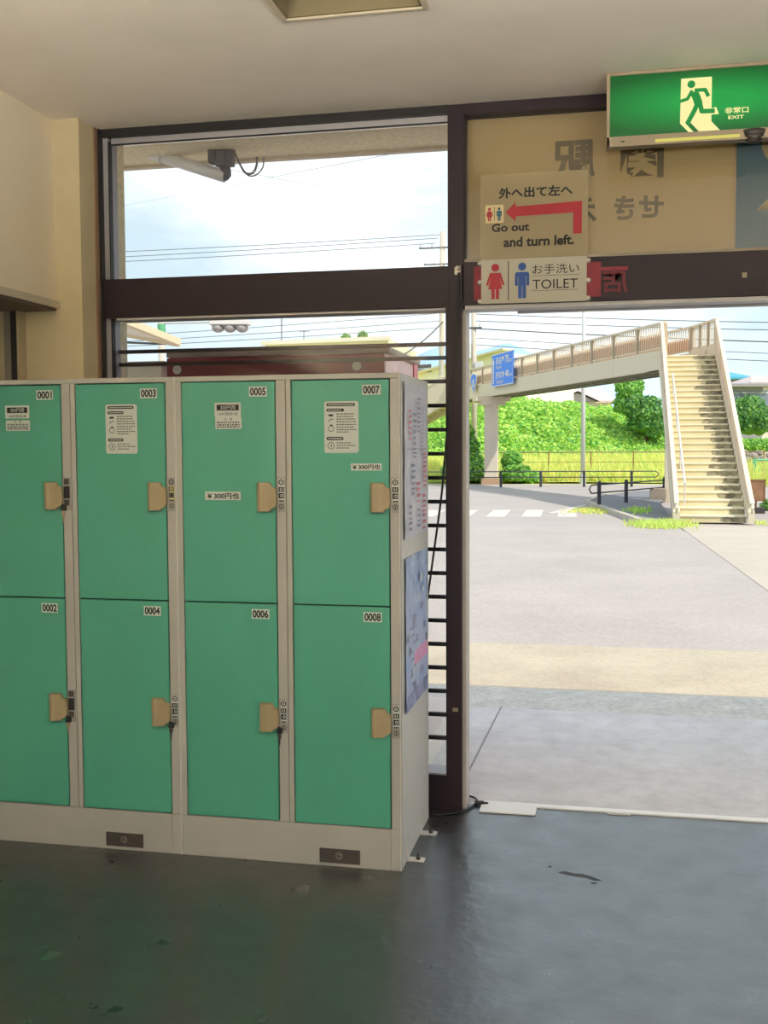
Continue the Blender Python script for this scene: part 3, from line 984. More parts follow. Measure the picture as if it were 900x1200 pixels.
ex = thing('exit_sign', (.345, 4.23, 2.637), 'lit green emergency exit box with a running figure under the ceiling', 'sign')
M_exf = mat('exit_housing', (150, 136, 112), .55, var=.06, vscale=6)
ex0, ex1, ey = -.041, .731, 4.18
c = MB(); c.box(ex0, ex1, ey + .012, ey + .12, 2.665, 2.908)
c.box(ex0, ex0 + .013, ey, ey + .012, 2.637, 2.908); c.box(ex1 - .013, ex1, ey, ey + .012, 2.637, 2.908)
c.box(ex0 + .013, ex1 - .013, ey, ey + .012, 2.896, 2.908)
c.hexa([(ex0, ey + .0, 2.637), (ex1, ey + .0, 2.637), (ex0, ey + .12, 2.655), (ex1, ey + .12, 2.655), (ex0, ey, 2.675), (ex1, ey, 2.675), (ex0, ey + .12, 2.676), (ex1, ey + .12, 2.676)])
c.build('housing', M_exf, ex, bevel=.002)
FE = FRONT(ex0 + .013, ey + .008, 2.675)
fw, fh = ex1 - ex0 - .026, .221
c = MB(); c.rect(FE, 0, fw, 0, fh, 0, 0); c.build('lit_face', lit_mat('exit_green', (2, 152, 64), 1.0, (0, 80, 28)), ex)
k = fh / 322.
P = lambda u, v: (u * k * 1.0, fh - v * k)
c = MB()
c.flat(FE, [P(370, 38), P(528, 38), P(528, 271), P(574, 321), P(466, 321), P(422, 272), P(394, 272), P(438, 321), P(412, 321), P(367, 272)], .0006, 0)
c.flat(FE, [P(525, 205), P(552, 198), P(566, 236), P(525, 236)], .0006, 0)
c.text(FE, '非常口', 597 * k, 716 * k, fh - 238 * k, fh - 205 * k, .0006, 0, bold=.02)
c.text(FE, 'EXIT', 614 * k, 694 * k, fh - 266 * k, fh - 248 * k, .0006, 0, bold=.02)
c.build('pictogram_panel', lit_mat('exit_cream', (238, 230, 160), 1.0), ex)
c = MB()
c.disc(FE, *P(423, 71), 20 * k, .0012, 0)
c.stroke(FE, [P(436, 112), P(450, 140), P(462, 178)], 42 * k, .0012, 0)
c.stroke(FE, [P(428, 104), P(404, 146), P(362, 158)], 17 * k, .0013, 0)
c.stroke(FE, [P(440, 104), P(494, 104), P(512, 140)], 19 * k, .0014, 0)
c.stroke(FE, [P(468, 172), P(478, 216), P(545, 218)], 24 * k, .0015, 0)
c.stroke(FE, [P(456, 172), P(440, 210), P(404, 276)], 24 * k, .0016, 0)
c.build('running_figure', lit_mat('exit_green_flat', (0, 134, 54), 1.0), ex)
c = MB(); c.box(.136, .434, ey - .002, ey + .004, 2.645, 2.656); c.build('light_slit', lit_mat('slit_lens', (206, 200, 96), .9), ex)
c = MB(); c.box(.012, .026, ey - .002, ey, 2.653, 2.657); c.build('test_switch', M_ink, ex)
c = MB(); c.tube([(.484, ey + .02, 2.668), (.484, ey + .02, 2.645)], [.045, .038], 16); c.sphere((.484, ey + .02, 2.645), (.034, .034, .02), 14, 8, 1)
c.tube([(.484, ey + .02, 2.646), (.484, ey + .02, 2.64)], [.04, .028], 16, 0)
c.build('sensor_dome', [M_dsteel, mat('dome_glass', (50, 44, 40), .1)], ex, smooth=True)

# unseen trough lamps, added above the view to brighten ceiling and lockers
for lx, ly, w_ in ((-1.5, .55, 'over the left side of the hall'), (1.1, 1.0, 'over the middle of the hall'), (3.5, 1.0, 'over the right side of the hall'),
                   (-1.3, -.9, 'at the back left of the hall'), (2.4, -.9, 'at the back right of the hall')):
    lz = 2.0 if ly > 0 else 2.1
    lt = thing('added_fill_lamp', (lx, ly, H), 'unseen trough lamp added to brighten the ceiling ' + w_, 'lamp', 'added fill lamps out of view')
    c = MB(); c.box(lx - .64, lx + .64, ly - .13, ly + .13, lz - .05, lz - .03); c.box(lx - .64, lx + .64, ly - .13, ly - .12, lz - .03, lz + .03); c.box(lx - .64, lx + .64, ly + .12, ly + .13, lz - .03, lz + .03)
    c.build('trough', M_whitep, lt)
    for s_ in (-.05, .05):
        MB().tube([(lx - .6, ly + s_, lz + .01), (lx + .6, ly + s_, lz + .01)], .016, 10).build('fill_tube', mat('fill_tube_glow', (255, 249, 238), .5, emit=FILL_GLOW), lt, smooth=True)
    for s_ in (-.5, .5):
        MB().tube([(lx + s_, ly, lz - .03), (lx + s_, ly, H)], .006, 6).build('hanger_rod', M_steel, lt)

# ================================================================== outside
def ground(name, pts, z, m, label=None, th=.05):
    c = MB()
    F = Frame((0, 0, z), (1, 0, 0), (0, 1, 0))
    c.prism(F, pts, -th, 0)
    return struct(c.build(name, m), label)


ground('ground', [(-3000, -3000), (3000, -3000), (3000, 3000), (-3000, 3000)], -.06, M_earth)
ground('road', [(-60, -40), (60, -40), (60, 46.6), (-60, 42.5)], -.03, M_road, 'pale asphalt road in front of the station')
ground('pavement', [(-9, 4.53), (14, 4.53), (14, 6.22), (-9, 6.30)], -.004, M_conc, 'smooth grey concrete apron in the shade of the eave')
ground('pavement_drain', [(-9, 6.31), (14, 6.23), (14, 6.84), (-9, 6.84)], -.008, M_conc2, 'narrow grey concrete strip along the apron')
ground('pavement_worn', [(-9, 6.84), (14, 6.84), (14, 8.5), (-9, 8.35)], -.012, M_sand, 'worn beige concrete strip beyond the apron')
ground('plaza', [(-14, 8.34), (14, 8.49), (14, 19.6), (1.5, 20.0), (.3, 20.9), (-14, 20.6)], -.02, M_asph, 'pale pinkish asphalt forecourt')
ground('plaza_edge', [(1.66, 10.5), (14, 10.0), (14, 21.8), (1.2, 21.6)], -.014, mat('plaza_edge_beige', (178, 168, 157), .9, var=.06, vscale=1.0), 'lighter beige ground at the foot of the stairs')
ground('bounce_ground', [(-14, -16), (14, -16), (14, -2.0), (-14, -2.0)], -.005, mat('bounce_pale', (206, 202, 194), .85, var=.05), 'unseen pale ground added behind the hall to bounce daylight in')  # added out of view, pale so that it throws light into the hall
c = MB(); c.bar((-.644, 6.30, -.004), (-.672, 4.56, -.004), .009, .004, mi=0)
struct(c.build('pavement_joint', mat('joint_dark', (150, 147, 146), .9)))
# raised sidewalk island with its kerb, left of the stairs
isl = [(-.72, 29.2), (.50, 22.0), (1.1, 21.6), (1.2, 34.5), (1.6, 37.0), (.6, 36.0), (-.3, 33.0)]
ground('sidewalk', isl, .06, M_walk, 'dark asphalt sidewalk island beside the stairs', .1)
kb = MB()
for p_, q_ in zip(isl[:2] + isl[5:], (isl[1], isl[2]) + (isl[6], isl[0])):
    kb.bar((p_[0], p_[1], .02), (q_[0], q_[1], .02), .13, .12)
struct(kb.build('kerb', M_kerb), 'pale concrete kerb round the sidewalk island')
for i in range(5):                                               # crosswalk bars
    x = -4.35 + i * .78
    ground('road_marking', [(x, 23.6 + .1 * i), (x + .42, 23.6 + .1 * i), (x + .32, 26.2 + .1 * i), (x - .10, 26.2 + .1 * i)], -.024, M_line, 'faded white crosswalk bar on the road' if i == 0 else None, .005)
c = MB(); c.bar((-1.45, 25.2, -.025), (-.75, 28.8, -.025), .16, .008); c.bar((-.75, 28.8, -.025), (.0, 33.5, -.025), .16, .008)
struct(c.build('road_marking', M_line))
c = MB(); c.bar((-8, 37.4, -.025), (-2.4, 38.4, -.025), .18, .008)
struct(c.build('road_marking', M_line))

# ---------------------------------------------------------------- vegetation tools
def leaf_mesh(name, pos, nrm, size, mats, parent=None, kind='stuff', aspect=.7, label=None):
    """diamond leaves, folded along the middle: one object of foliage"""
    n = len(pos)
    nrm = nrm + RNG.normal(0, .55, (n, 3))
    nrm /= np.linalg.norm(nrm, axis=1)[:, None]
    t_ = np.cross(nrm, RNG.normal(0, 1, (n, 3)))
    t_ /= np.linalg.norm(t_, axis=1)[:, None]
    b_ = np.cross(nrm, t_)
    sz = (size * RNG.uniform(.6, 1.35, n))[:, None]
    org = np.array(ORG.get(parent.name, Vector((0, 0, 0)))) if parent else np.zeros(3)
    pos = pos - org
    v = np.stack([pos - t_ * sz * .5, pos + b_ * sz * aspect * .5 + nrm * sz * .12, pos + t_ * sz * .5, pos - b_ * sz * aspect * .5 + nrm * sz * .12], 1).reshape(-1, 3)
    i = np.arange(n) * 4
    f = np.stack([i, i + 1, i + 2, i, i + 2, i + 3], 1).reshape(-1)
    me = bpy.data.meshes.new(name)
    me.vertices.add(n * 4)
    me.vertices.foreach_set('co', v.ravel())
    me.loops.add(n * 6)
    me.loops.foreach_set('vertex_index', f)
    me.polygons.add(n * 2)
    me.polygons.foreach_set('loop_start', np.arange(n * 2) * 3)
    me.polygons.foreach_set('loop_total', np.full(n * 2, 3))
    for m in mats:
        me.materials.append(m)
    me.polygons.foreach_set('material_index', np.repeat(RNG.integers(0, len(mats), n), 2))
    me.update(calc_edges=True)
    me.validate()
    o = bpy.data.objects.new(name, me)
    COL.objects.link(o)
    if parent:
        o.parent = parent
        ORG[o.name] = Vector(org)
    o['kind'] = kind
    return o


def on_ellipsoid(c_, r_, n, lo=-.6):
    d = RNG.normal(0, 1, (n * 2, 3))
    d /= np.linalg.norm(d, axis=1)[:, None]
    d = d[d[:, 2] > lo][:n]
    k = RNG.uniform(.86, 1.06, len(d))[:, None]
    # lumps
    k = k + .08 * np.sin(d[:, :1] * 9 + c_[0]) * np.cos(d[:, 1:2] * 8 + c_[1]) + .06 * np.sin(d[:, 2:3] * 11)
    return np.array(c_) + d * np.array(r_) * k, d


def tree(name, label, cat, base, blobs, n, size, mats, group=None, trunk=None):
    """blobs: ellipsoids (centre, radii); each crown is one part of loose leaves, the trunk another"""
    root = thing(name, base, label, cat, group)
    P_, N_ = [], []
    core = MB()
    tot = sum(r_[0] * r_[2] for c_, r_ in blobs)
    for c_, r_ in blobs:
        a, b = on_ellipsoid(c_, r_, int(n * r_[0] * r_[2] / tot))
        P_.append(a); N_.append(b)
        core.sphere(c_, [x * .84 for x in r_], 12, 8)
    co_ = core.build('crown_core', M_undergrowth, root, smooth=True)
    leaf_mesh('foliage', np.concatenate(P_), np.concatenate(N_), size, mats, root)
    if trunk:
        MB().tube([Vector(base), Vector(base) + Vector((.05, 0, trunk * .5)), Vector(base) + Vector((0, .05, trunk))], [.16, .12, .08], 8).build('trunk', M_bark, root)
    return root


def at(u, v, d):
    return tuple(survey(u, v, d))


def rad(px, d):
    return px * d / FPX


# ---------------------------------------------------------------- grass field, mound, hedges
# field rises gently beyond the guard rail; knee-high yellow-green grass
fld = MB()
xs, ys = np.linspace(-24, 34, 30), np.linspace(46, 70, 16)
fz = lambda x, y: max(0, min(1, (y - 47) / 14)) * (.75 if x < 6 else .15) + .06 * math.sin(x * 1.3) * math.sin(y * .9)
for j, y in enumerate(ys):
    for i, x in enumerate(xs):
        fld.v.append((x, y, fz(x, y)))
for j in range(len(ys) - 1):
    for i in range(len(xs) - 1):
        a = j * len(xs) + i
        fld.f.append([a, a + 1, a + len(xs) + 1, a + len(xs)]); fld.m.append(0)
struct(fld.build('field', M_earth, smooth=True), 'yellow-green grassy field behind the guard rail')


def blades(name, pts, h, wd, mats, label=None, cat=None, parent=None):
    n = len(pts)
    ang = RNG.uniform(0, 2 * math.pi, n)
    hh = h * RNG.uniform(.55, 1.3, n)
    lean = RNG.normal(0, .35, (n, 2)) * hh[:, None]
    dx = np.stack([np.cos(ang), np.sin(ang), np.zeros(n)], 1) * wd * .5
    tip = np.stack([lean[:, 0], lean[:, 1], hh], 1)
    v = np.stack([pts - dx, pts + dx, pts + tip], 1).reshape(-1, 3)
    me = bpy.data.meshes.new(name)
    me.vertices.add(n * 3); me.vertices.foreach_set('co', v.ravel())
    me.loops.add(n * 3); me.loops.foreach_set('vertex_index', np.arange(n * 3))
    me.polygons.add(n); me.polygons.foreach_set('loop_start', np.arange(n) * 3); me.polygons.foreach_set('loop_total', np.full(n, 3))
    for m in mats:
        me.materials.append(m)
    me.polygons.foreach_set('material_index', RNG.integers(0, len(mats), n))
    me.update(calc_edges=True)
    o = bpy.data.objects.new(name, me)
    COL.objects.link(o)
    return tag(o, label, cat, None, 'stuff')


n = 26000
gx, gy = RNG.uniform(-12, 22, n), 46.3 + 17 * RNG.uniform(0, 1, n) ** 1.4
gp = np.stack([gx, gy, [fz(a, b) for a, b in zip(gx, gy)]], 1)
blades('grass', gp, .55, .10, M_blade, 'tall yellow-green grass in the field beyond the guard rail', 'grass')

# overgrown mound behind the field: crest traced along its length
crest_u = [470, 520, 560, 600, 640, 690, 730, 760, 785, 815]
crest_v = [488, 478, 468, 465, 470, 475, 480, 494, 513, 530]
MD = 69.0


def mound_h(u):
    v = np.interp(u, crest_u, crest_v)
    return survey(u, v, MD).z


P_, N_ = [], []
hill = MB()
us = np.linspace(455, 830, 40)
prof = [(-9, .0), (-7, .30), (-5, .58), (-3, .82), (-1.2, .96), (0, 1.0), (4, .9), (9, .3)]
for u in us:
    base = survey(u, 540, MD)
    zt = mound_h(u)
    for dy, k in prof:
        hill.v.append((base.x + dy * -.12, base.y + dy, .5 + (zt - .5) * k - .25 + .2 * math.sin(u * .11 + dy)))
np_ = len(prof)
for i in range(len(us) - 1):
    for j in range(np_ - 1):
        a = i * np_ + j
        hill.f.append([a, a + np_, a + np_ + 1, a + 1]); hill.m.append(0)
hb = struct(hill.build('hill', M_undergrowth, smooth=True), 'long mound overgrown with bright green creepers behind the field')
n = 46000
uu = RNG.uniform(458, 826, n)
kk = RNG.uniform(0, 1, n) ** .8
dyy = np.interp(kk, [p_[1] for p_ in prof[:6]], [p_[0] for p_ in prof[:6]])
zt = np.array([mound_h(u) for u in uu])
bx = np.array([survey(u, 540, MD)[:] for u in uu])
cu, ck = RNG.uniform(455, 830, 330), RNG.uniform(-.05, 1.05, 330)
cr = RNG.uniform(.35, 1.0, 330)
dU = (uu[:, None] - cu[None]) * MD / FPX
dK = (kk[:, None] - ck[None]) * 4.4
q2 = 1 - (dU ** 2 + dK ** 2) / cr[None] ** 2
bh = np.sqrt(np.clip(q2, 0, None)) * cr[None] * .75
bi = bh.argmax(1)
lump = bh.max(1)
ar = np.arange(n)
pos = np.stack([bx[:, 0] - .12 * dyy, bx[:, 1] + dyy - .75 * lump, .5 + (zt - .5) * kk + lump * .45 - .25 + RNG.normal(0, .07, n)], 1)
nr = np.stack([dU[ar, bi] / cr[bi] * .9 + .05, np.full(n, -.6), dK[ar, bi] / cr[bi] * .9 + .35], 1)
lf = leaf_mesh('creeper_leaves', pos, nr, .25, M_leaf[:3] + M_leaf[:2] + [M_leaf[3]], hb)

# bushes and trees
D = 46.5
tree('shrub', 'dark green shrub at the left foot of the footbridge pier', 'shrub', at(553, 566, 45.2),
     [(at(550, 553, 45.2), (rad(16, D), .7, rad(14, D))), (at(566, 558, 45.5), (rad(11, D), .6, rad(10, D))), (at(532, 552, 45.6), (rad(14, D), .7, rad(13, D))), (at(553, 540, 46), (rad(14, D), .6, rad(12, D))), (at(547, 524, 46.2), (rad(14, D), .6, rad(14, D))), (at(540, 508, 46.4), (rad(15, D), .6, rad(13, D)))], 3600, .16, M_dleaf + [M_leaf[1], M_leaf[0]])
tree('shrub', 'loose green shrub behind the guard rail right of the pier', 'shrub', at(612, 566, 45.8),
     [(at(606, 556, 45.8), (rad(18, D), .6, rad(11, D))), (at(622, 560, 46), (rad(12, D), .5, rad(8, D))), (at(600, 541, 46.5), (rad(12, D), .5, rad(12, D)))], 1500, .16, [M_leaf[1], M_leaf[3], M_dleaf[2]])
D = 62.0
tree('tree', 'rounded dark green tree beside the left stair railing', 'tree', at(757, 534, D),
     [(at(757, 488, D), (rad(21, D), 1.1, rad(24, D))), (at(768, 500, D), (rad(14, D), 1.0, rad(18, D))), (at(745, 478, D), (rad(13, D), .9, rad(14, D)))], 3600, .20, M_dleaf, None, 1.2)
tree('tree', 'slim bright green treetop rising left of the dark tree', 'tree', at(738, 534, D + 1.2),
     [(at(738, 458, D + 1), (rad(15, D), .9, rad(13, D))), (at(738, 474, D + 1), (rad(18, D), .9, rad(15, D))), (at(728, 452, D + 1), (rad(7, D), .5, rad(8, D))), (at(746, 450, D + 1), (rad(8, D), .5, rad(8, D)))], 2400, .20, [M_leaf[1], M_leaf[3], M_dleaf[2]], None, 2.0)
D = 52.0
tree('tree', 'round clipped green tree right of the stairs', 'tree', at(878, 540, D),
     [(at(878, 489, D), (rad(21, D), .9, rad(25, D))), (at(866, 494, D), (rad(13, D), .8, rad(19, D))), (at(890, 494, D), (rad(13, D), .8, rad(20, D)))], 3600, .15, M_dleaf, None, 1.0)
hd = tree('hedge', 'low trimmed hedge under the round tree', 'hedge', at(890, 540, 50),
          [(at(u_, 522, 49.5), (rad(15, 50), .45, rad(8.5, 50))) for u_ in (866, 884, 902, 920, 938)], 2400, .12, [M_leaf[1], M_leaf[3], M_leaf[0]])
tree('shrub', 'small dark shrub at the right edge beside the rusty notice', 'shrub', at(898, 601, 25.6),
     [(at(899, 593, 25.6), (rad(8, 25.6), .15, rad(8, 25.6))), (at(910, 588, 25.6), (rad(10, 25.6), .2, rad(13, 25.6)))], 700, .06, M_dleaf + [M_leaf[1]])
# rubble below the hedge: every boulder a thing
for i in range(9):
    u_ = 858 + i * 6.2
    q_ = Vector(at(u_, 539 - (i % 3) * 4, 48 + .2 * (i % 3)))
    c = MB(); c.sphere(q_, (rad(random.uniform(4, 6.5), 48), .2, rad(random.uniform(3, 5), 48)), 8, 5)
    o = c.build('boulder', mat('rubble_grey', (150, 136, 130), .9, var=.25, vscale=4), None)
    tag(o, ('first', 'second', 'third', 'fourth', 'fifth', 'sixth', 'seventh', 'eighth', 'ninth')[i] + ' grey-brown boulder from the stairs in the row below the hedge', 'rock', 'boulders below the hedge')
n = 1500
gp = np.array([at(u_, 556, 44 + q_) for u_, q_ in zip(RNG.uniform(855, 960, n), RNG.uniform(-4, 3, n))])
gp[:, 2] = 0
blades('grass', gp, .85, .08, M_blade, 'yellowing tall grass right of the stairs', 'grass')
# flowering weeds at the foot of the stairs and on the sidewalk
n = 1400
gp = np.stack([RNG.normal(.88, .26, n), RNG.normal(21.45, .36, n), np.zeros(n) - .02], 1)
blades('weeds', gp, .12, .03, [M_blade[0], M_blade[1], M_leaf[2]], 'yellow-green weeds at the left foot of the concrete stairs', 'weeds')
n = 500
gp = np.stack([RNG.normal(-.50, .28, n), RNG.normal(26.0, .5, n), np.zeros(n) - .02], 1)
blades('weeds', gp, .07, .04, [M_blade[0], M_leaf[2], M_blade[2]], 'thin dry weeds along the kerb of the sidewalk', 'weeds')
n = 250
gp = np.stack([RNG.normal(.52, .13, n), RNG.normal(24.9, .5, n), np.full(n, .06)], 1)
blades('weeds', gp, .08, .035, [M_leaf[1], M_leaf[2]], 'small green weeds on the dark sidewalk', 'weeds')
n = 420
gp = np.stack([RNG.uniform(2.7, 5.5, n), RNG.normal(22.2, .25, n), np.zeros(n) - .02], 1)
blades('weeds', gp, .09, .035, [M_blade[0], M_leaf[2]], 'sparse weeds right of the concrete stairs', 'weeds')

# ---------------------------------------------------------------- footbridge
BP = Vector((1.2, 30.0, 0)); BT = Vector((-.409, .9125, 0)).normalized(); BN = Vector((.9125, .409, 0)).normalized()
UP = Vector((0, 0, 1))
br = thing('pedestrian_bridge', (1.9, 26, 0), 'cream concrete footbridge with a long straight stair crossing the road', 'bridge')
NS, Z0, RUN, RISE = 27, 0.0, .289, .1444
SX0, SX1, SY0 = 1.275, 2.53, 22.2


def on_bridge(s_, l_, z):
    return BP + BT * s_ + BN * l_ + UP * z


for i in range(NS):
    y0 = SY0 + i * RUN
    z1 = (i + 1) * RISE
    c = MB(); c.box(SX0, SX1, y0, y0 + RUN + .14, z1 - RISE - (.0 if i == 0 else .02), z1 - .028)
    st_ = c.build('step', M_step, br)
    c = MB(); c.box(SX0, SX1, y0 - .022, y0 + RUN + .02, z1 - .028, z1)
    c.build('step_nosing', M_nose, st_)
    # dark ragged patches on the right of the risers
    w_ = random.uniform(.22, .62) if i > 4 else random.uniform(.2, .5)
    F_ = FRONT(SX0, y0 - .001, z1 - RISE)
    pts = [(1.255, .004), (1.255, RISE - .03)] + [(1.255 - w_ * (k_ / 5) + random.uniform(-.03, .03), (RISE - .03) * (1 - .12 * (k_ % 2))) for k_ in range(1, 6)] + [(1.255 - w_ * (1 - k_ / 5) + random.uniform(-.03, .03), .004 + random.uniform(0, .03)) for k_ in range(0, 5)]
    c = MB(); c.flat(F_, pts, 0, 0)
    c.build('riser_patch', M_riser_patch, st_)
YT = SY0 + NS * RUN
ZT = NS * RISE


def stair_rail_z(y):
    return .48 + (4.80 - .48) * (y - 22.1) / (30.0 - 22.1)


def parapet(name, x0, x1, y0, y1):
    c = MB()
    zs = lambda y: max(0, (y - SY0) / RUN * RISE - .30)
    c.hexa([(x0, y0, 0), (x1, y0, 0), (x0, y1, zs(y1)), (x1, y1, zs(y1)), (x0, y0, .22), (x1, y0, .22), (x0, y1, zs(y1) + .52), (x1, y1, zs(y1) + .52)])
    pr = c.build(name, M_bridge, br)
    c = MB(); c.bar(((x0 + x1) / 2, y0 - .1, stair_rail_z(y0 - .1)), ((x0 + x1) / 2, y1, stair_rail_z(y1)), .085, .07)
    c.tube([((x0 + x1) / 2, y0 - .1, stair_rail_z(y0 - .1)), ((x0 + x1) / 2, y0 - .16, stair_rail_z(y0) - .12), ((x0 + x1) / 2, y0 - .1, stair_rail_z(y0) - .22)], .03, 8)
    c.build('hand_rail', M_bridge, pr)
    c = MB()
    xm = (x0 + x1) / 2
    c.hexa([(xm - .02, y0 + .15, .18), (xm + .02, y0 + .15, .18), (xm - .02, y1, zs(y1) + .5), (xm + .02, y1, zs(y1) + .5),
            (xm - .02, y0 + .15, stair_rail_z(y0 + .15)), (xm + .02, y0 + .15, stair_rail_z(y0 + .15)), (xm - .02, y1, stair_rail_z(y1)), (xm + .02, y1, stair_rail_z(y1))])
    c.build('rail_panel', mat('rail_panel_pink', (212, 190, 172), .7, var=.05, vscale=2), pr)
    for i in range(7):
        y = y0 + .12 + i * (y1 - y0 - .2) / 6
        zb = max(0, zs(y) + .1)
        c = MB(); c.box(xm - .045, xm + .045, y - .03, y + .03, 0 if i == 0 else zb, stair_rail_z(y))
        c.build('rail_post', M_bridge, pr)
    return pr


parapet('left_parapet', 1.125, 1.262, 22.0, 30.0)
parapet('right_parapet', 2.545, 2.665, 22.0, 30.0)
c = MB(); c.tube([(1.38, 22.5, .75), (1.38, 27.8, 3.30)], .022, 8)
for y in (22.6, 24.2, 25.8, 27.5):
    c.tube([(1.38, y, .8 + (y - 22.6) * .481), (1.38, y, .8 + (y - 22.6) * .481 - .66)], .014, 6)
c.build('inner_handrail', M_pole, br)
c = MB()
yb = YT
c.hexa([(SX0 - .1, SY0 + 1.2, .02), (SX1 + .1, SY0 + 1.2, .02), (SX0 - .1, YT, ZT - .75), (SX1 + .1, YT, ZT - .75), (SX0 - .1, SY0 + 1.2, .32), (SX1 + .1, SY0 + 1.2, .32), (SX0 - .1, YT, ZT - .18), (SX1 + .1, YT, ZT - .18)])
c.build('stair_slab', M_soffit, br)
# landing and deck
BL, BW = 20.6, 1.42
c = MB(); c.prism(Frame((0, 0, 0), (1, 0, 0), (0, 1, 0)), [(1.12, 29.95), (2.68, 29.95), (2.75, 31.0), (on_bridge(1.4, BW, 0).x, on_bridge(1.4, BW, 0).y), (on_bridge(1.0, 0, 0).x, on_bridge(1.0, 0, 0).y)], 3.55, ZT)
c.build('landing', M_bridge, br)
c = MB()
for s0 in np.arange(0, BL - .1, 3.1):
    s1 = min(BL, s0 + 3.09)
    for l0, l1, z0, z1 in ((.0, .16, 3.55, 4.08), (BW - .16, BW, 3.55, 4.08), (.16, BW - .16, 3.68, 3.86)):
        a, b = on_bridge(s0, 0, 0), on_bridge(s1, 0, 0)
        c.hexa([a + BN * l0 + UP * z0, a + BN * l1 + UP * z0, b + BN * l0 + UP * z0, b + BN * l1 + UP * z0, a + BN * l0 + UP * z1, a + BN * l1 + UP * z1, b + BN * l0 + UP * z1, b + BN * l1 + UP * z1])
dk = c.build('deck_beam', M_bridge, br)
c = MB()
for l0 in (.2, .64, 1.08):
    c.bar(on_bridge(.6, l0 + .07, 3.60), on_bridge(BL, l0 + .07, 3.60), .14, .16)
c.bar(on_bridge(.2, BW / 2, 3.672), on_bridge(BL, BW / 2, 3.672), BW - .3, .012)
for s_ in np.arange(1.5, BL, 2.3):
    c.bar(on_bridge(s_, .16, 3.60), on_bridge(s_, BW - .16, 3.60), .12, .13)
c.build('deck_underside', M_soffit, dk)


def deck_rail(name, l_, s0, s1):
    c = MB()
    c.bar(on_bridge(s0, l_, 4.80), on_bridge(s1, l_, 4.80), .09, .06)
    c.bar(on_bridge(s0, l_, 4.15), on_bridge(s1, l_, 4.15), .05, .03)
    rl = c.build(name, M_bridge, br)
    s_ = s0 + .05
    while s_ < s1:
        c = MB(); c.bar(on_bridge(s_, l_, 4.06), on_bridge(s_, l_, 4.80), .10, .09, up=BT)
        c.build('railing_post', mat('post_tan', (176, 160, 138), .7), rl)
        s_ += 1.62
    c = MB()
    for q_ in np.arange(s0 + .1, s1, .135):
        c.bar(on_bridge(q_, l_, 4.15), on_bridge(q_, l_, 4.78), .026, .026, up=BT)
    c.build('picket', M_bridge, rl, kind='stuff')
    c = MB(); c.bar(on_bridge(s0, l_ + .03, 4.33), on_bridge(s1, l_ + .03, 4.33), .012, .36)
    c.build('kick_panel', M_bridge_panel, rl)
    return rl


deck_rail('left_railing', .06, -.1, BL)
deck_rail('right_railing', BW - .06, .9, BL)
# far railing of the landing, seen above the top step
c = MB()
a0, a1 = Vector((2.62, 30.1, 0)), on_bridge(.9, BW - .06, 0)
c.bar(a0 + UP * 4.86, a1 + UP * 4.80, .09, .06); c.bar(a0 + UP * 4.2, a1 + UP * 4.2, .06, .05)
c.bar(a0 + UP * 4.0, a1 + UP * 4.0, .1, .36)
lr = c.build('landing_railing', M_bridge, br)
for k_ in (.02, .33, .66, .98):
    q_ = a0.lerp(a1, k_); c = MB(); c.bar(q_ + UP * 4.15, q_ + UP * 4.83, .09, .09, up=(0, 1, 0)); c.build('railing_post', mat('post_tan', (176, 160, 138)), lr)
c = MB()
for k_ in np.linspace(.05, .95, 17):
    q_ = a0.lerp(a1, k_); c.bar(q_ + UP * 4.2, q_ + UP * 4.83, .024, .024, up=(0, 1, 0))
c.build('picket', M_bridge, lr, kind='stuff')
# piers
def pier(px, py, w_, zt):
    c = MB(); c.box(px - w_ / 2, px + w_ / 2, py - w_ / 2, py + w_ / 2, -.05, zt - .28)
    pr = c.build('pier', mat('pier_concrete', (206, 194, 176), .8, var=.05, vscale=1.5), br)
    c = MB()
    for k_, (z0, z1, e) in enumerate(((zt - .36, zt - .2, .5), (zt - .2, zt, .72))):
        a = Vector((px, py, 0))
        pts = [a + BN * sx * e + BT * sy * .3 for sy in (-1, 1) for sx in (-1, 1)]
        c.hexa([p_ + UP * z0 for p_ in pts] + [p_ + UP * z1 for p_ in pts])
    c.build('pier_cap', M_bridge, pr)
    c = MB(); c.box(px - .38, px + .38, py - .38, py + .38, -.05, .22); c.build('footing', mat('footing_tan', (176, 146, 116), .9), pr)


pier(-4.947, 44.24, .52, 3.55)
c = MB(); c.box(1.35, 1.75, 30.7, 31.1, -.05, 3.6); c.build('pier', M_bridge, br)
c = MB(); c.box(1.36, 1.50, 29.6, 29.75, 3.05, 3.6); c.build('bracket', M_bridge, br)
# far landing and the stair going down to the left on the other side of the road
FE_ = on_bridge(BL, 0, 0)
fd = Vector((-.95, .3, 0)).normalized(); fn = Vector((.3, .95, 0)).normalized()
c = MB(); a = FE_ + BN * BW
pts = [FE_ - BT * .1, a - BT * .1, a + BT * 1.6, FE_ + BT * 1.6 + fd * .2]
c.hexa([pts[0] + UP * 3.55, pts[1] + UP * 3.55, pts[3] + UP * 3.55, pts[2] + UP * 3.55, pts[0] + UP * 4.08, pts[1] + UP * 4.08, pts[3] + UP * 4.08, pts[2] + UP * 4.08])
fl = c.build('far_landing', M_bridge, br)
c = MB()
c.bar(a + UP * 4.8, a + BT * 1.6 + UP * 4.8, .09, .06); c.bar(a + BT * 1.6 + UP * 4.8, FE_ + BT * 1.6 + fd * .2 + UP * 4.8, .09, .06)
c.bar(a + UP * 4.5, a + BT * 1.6 + UP * 4.5, .03, .6); c.bar(a + BT * 1.6 + UP * 4.5, FE_ + BT * 1.6 + fd * .2 + UP * 4.5, .03, .6)
c.build('landing_rail', M_bridge, fl)
fs0 = FE_ + fd * .1
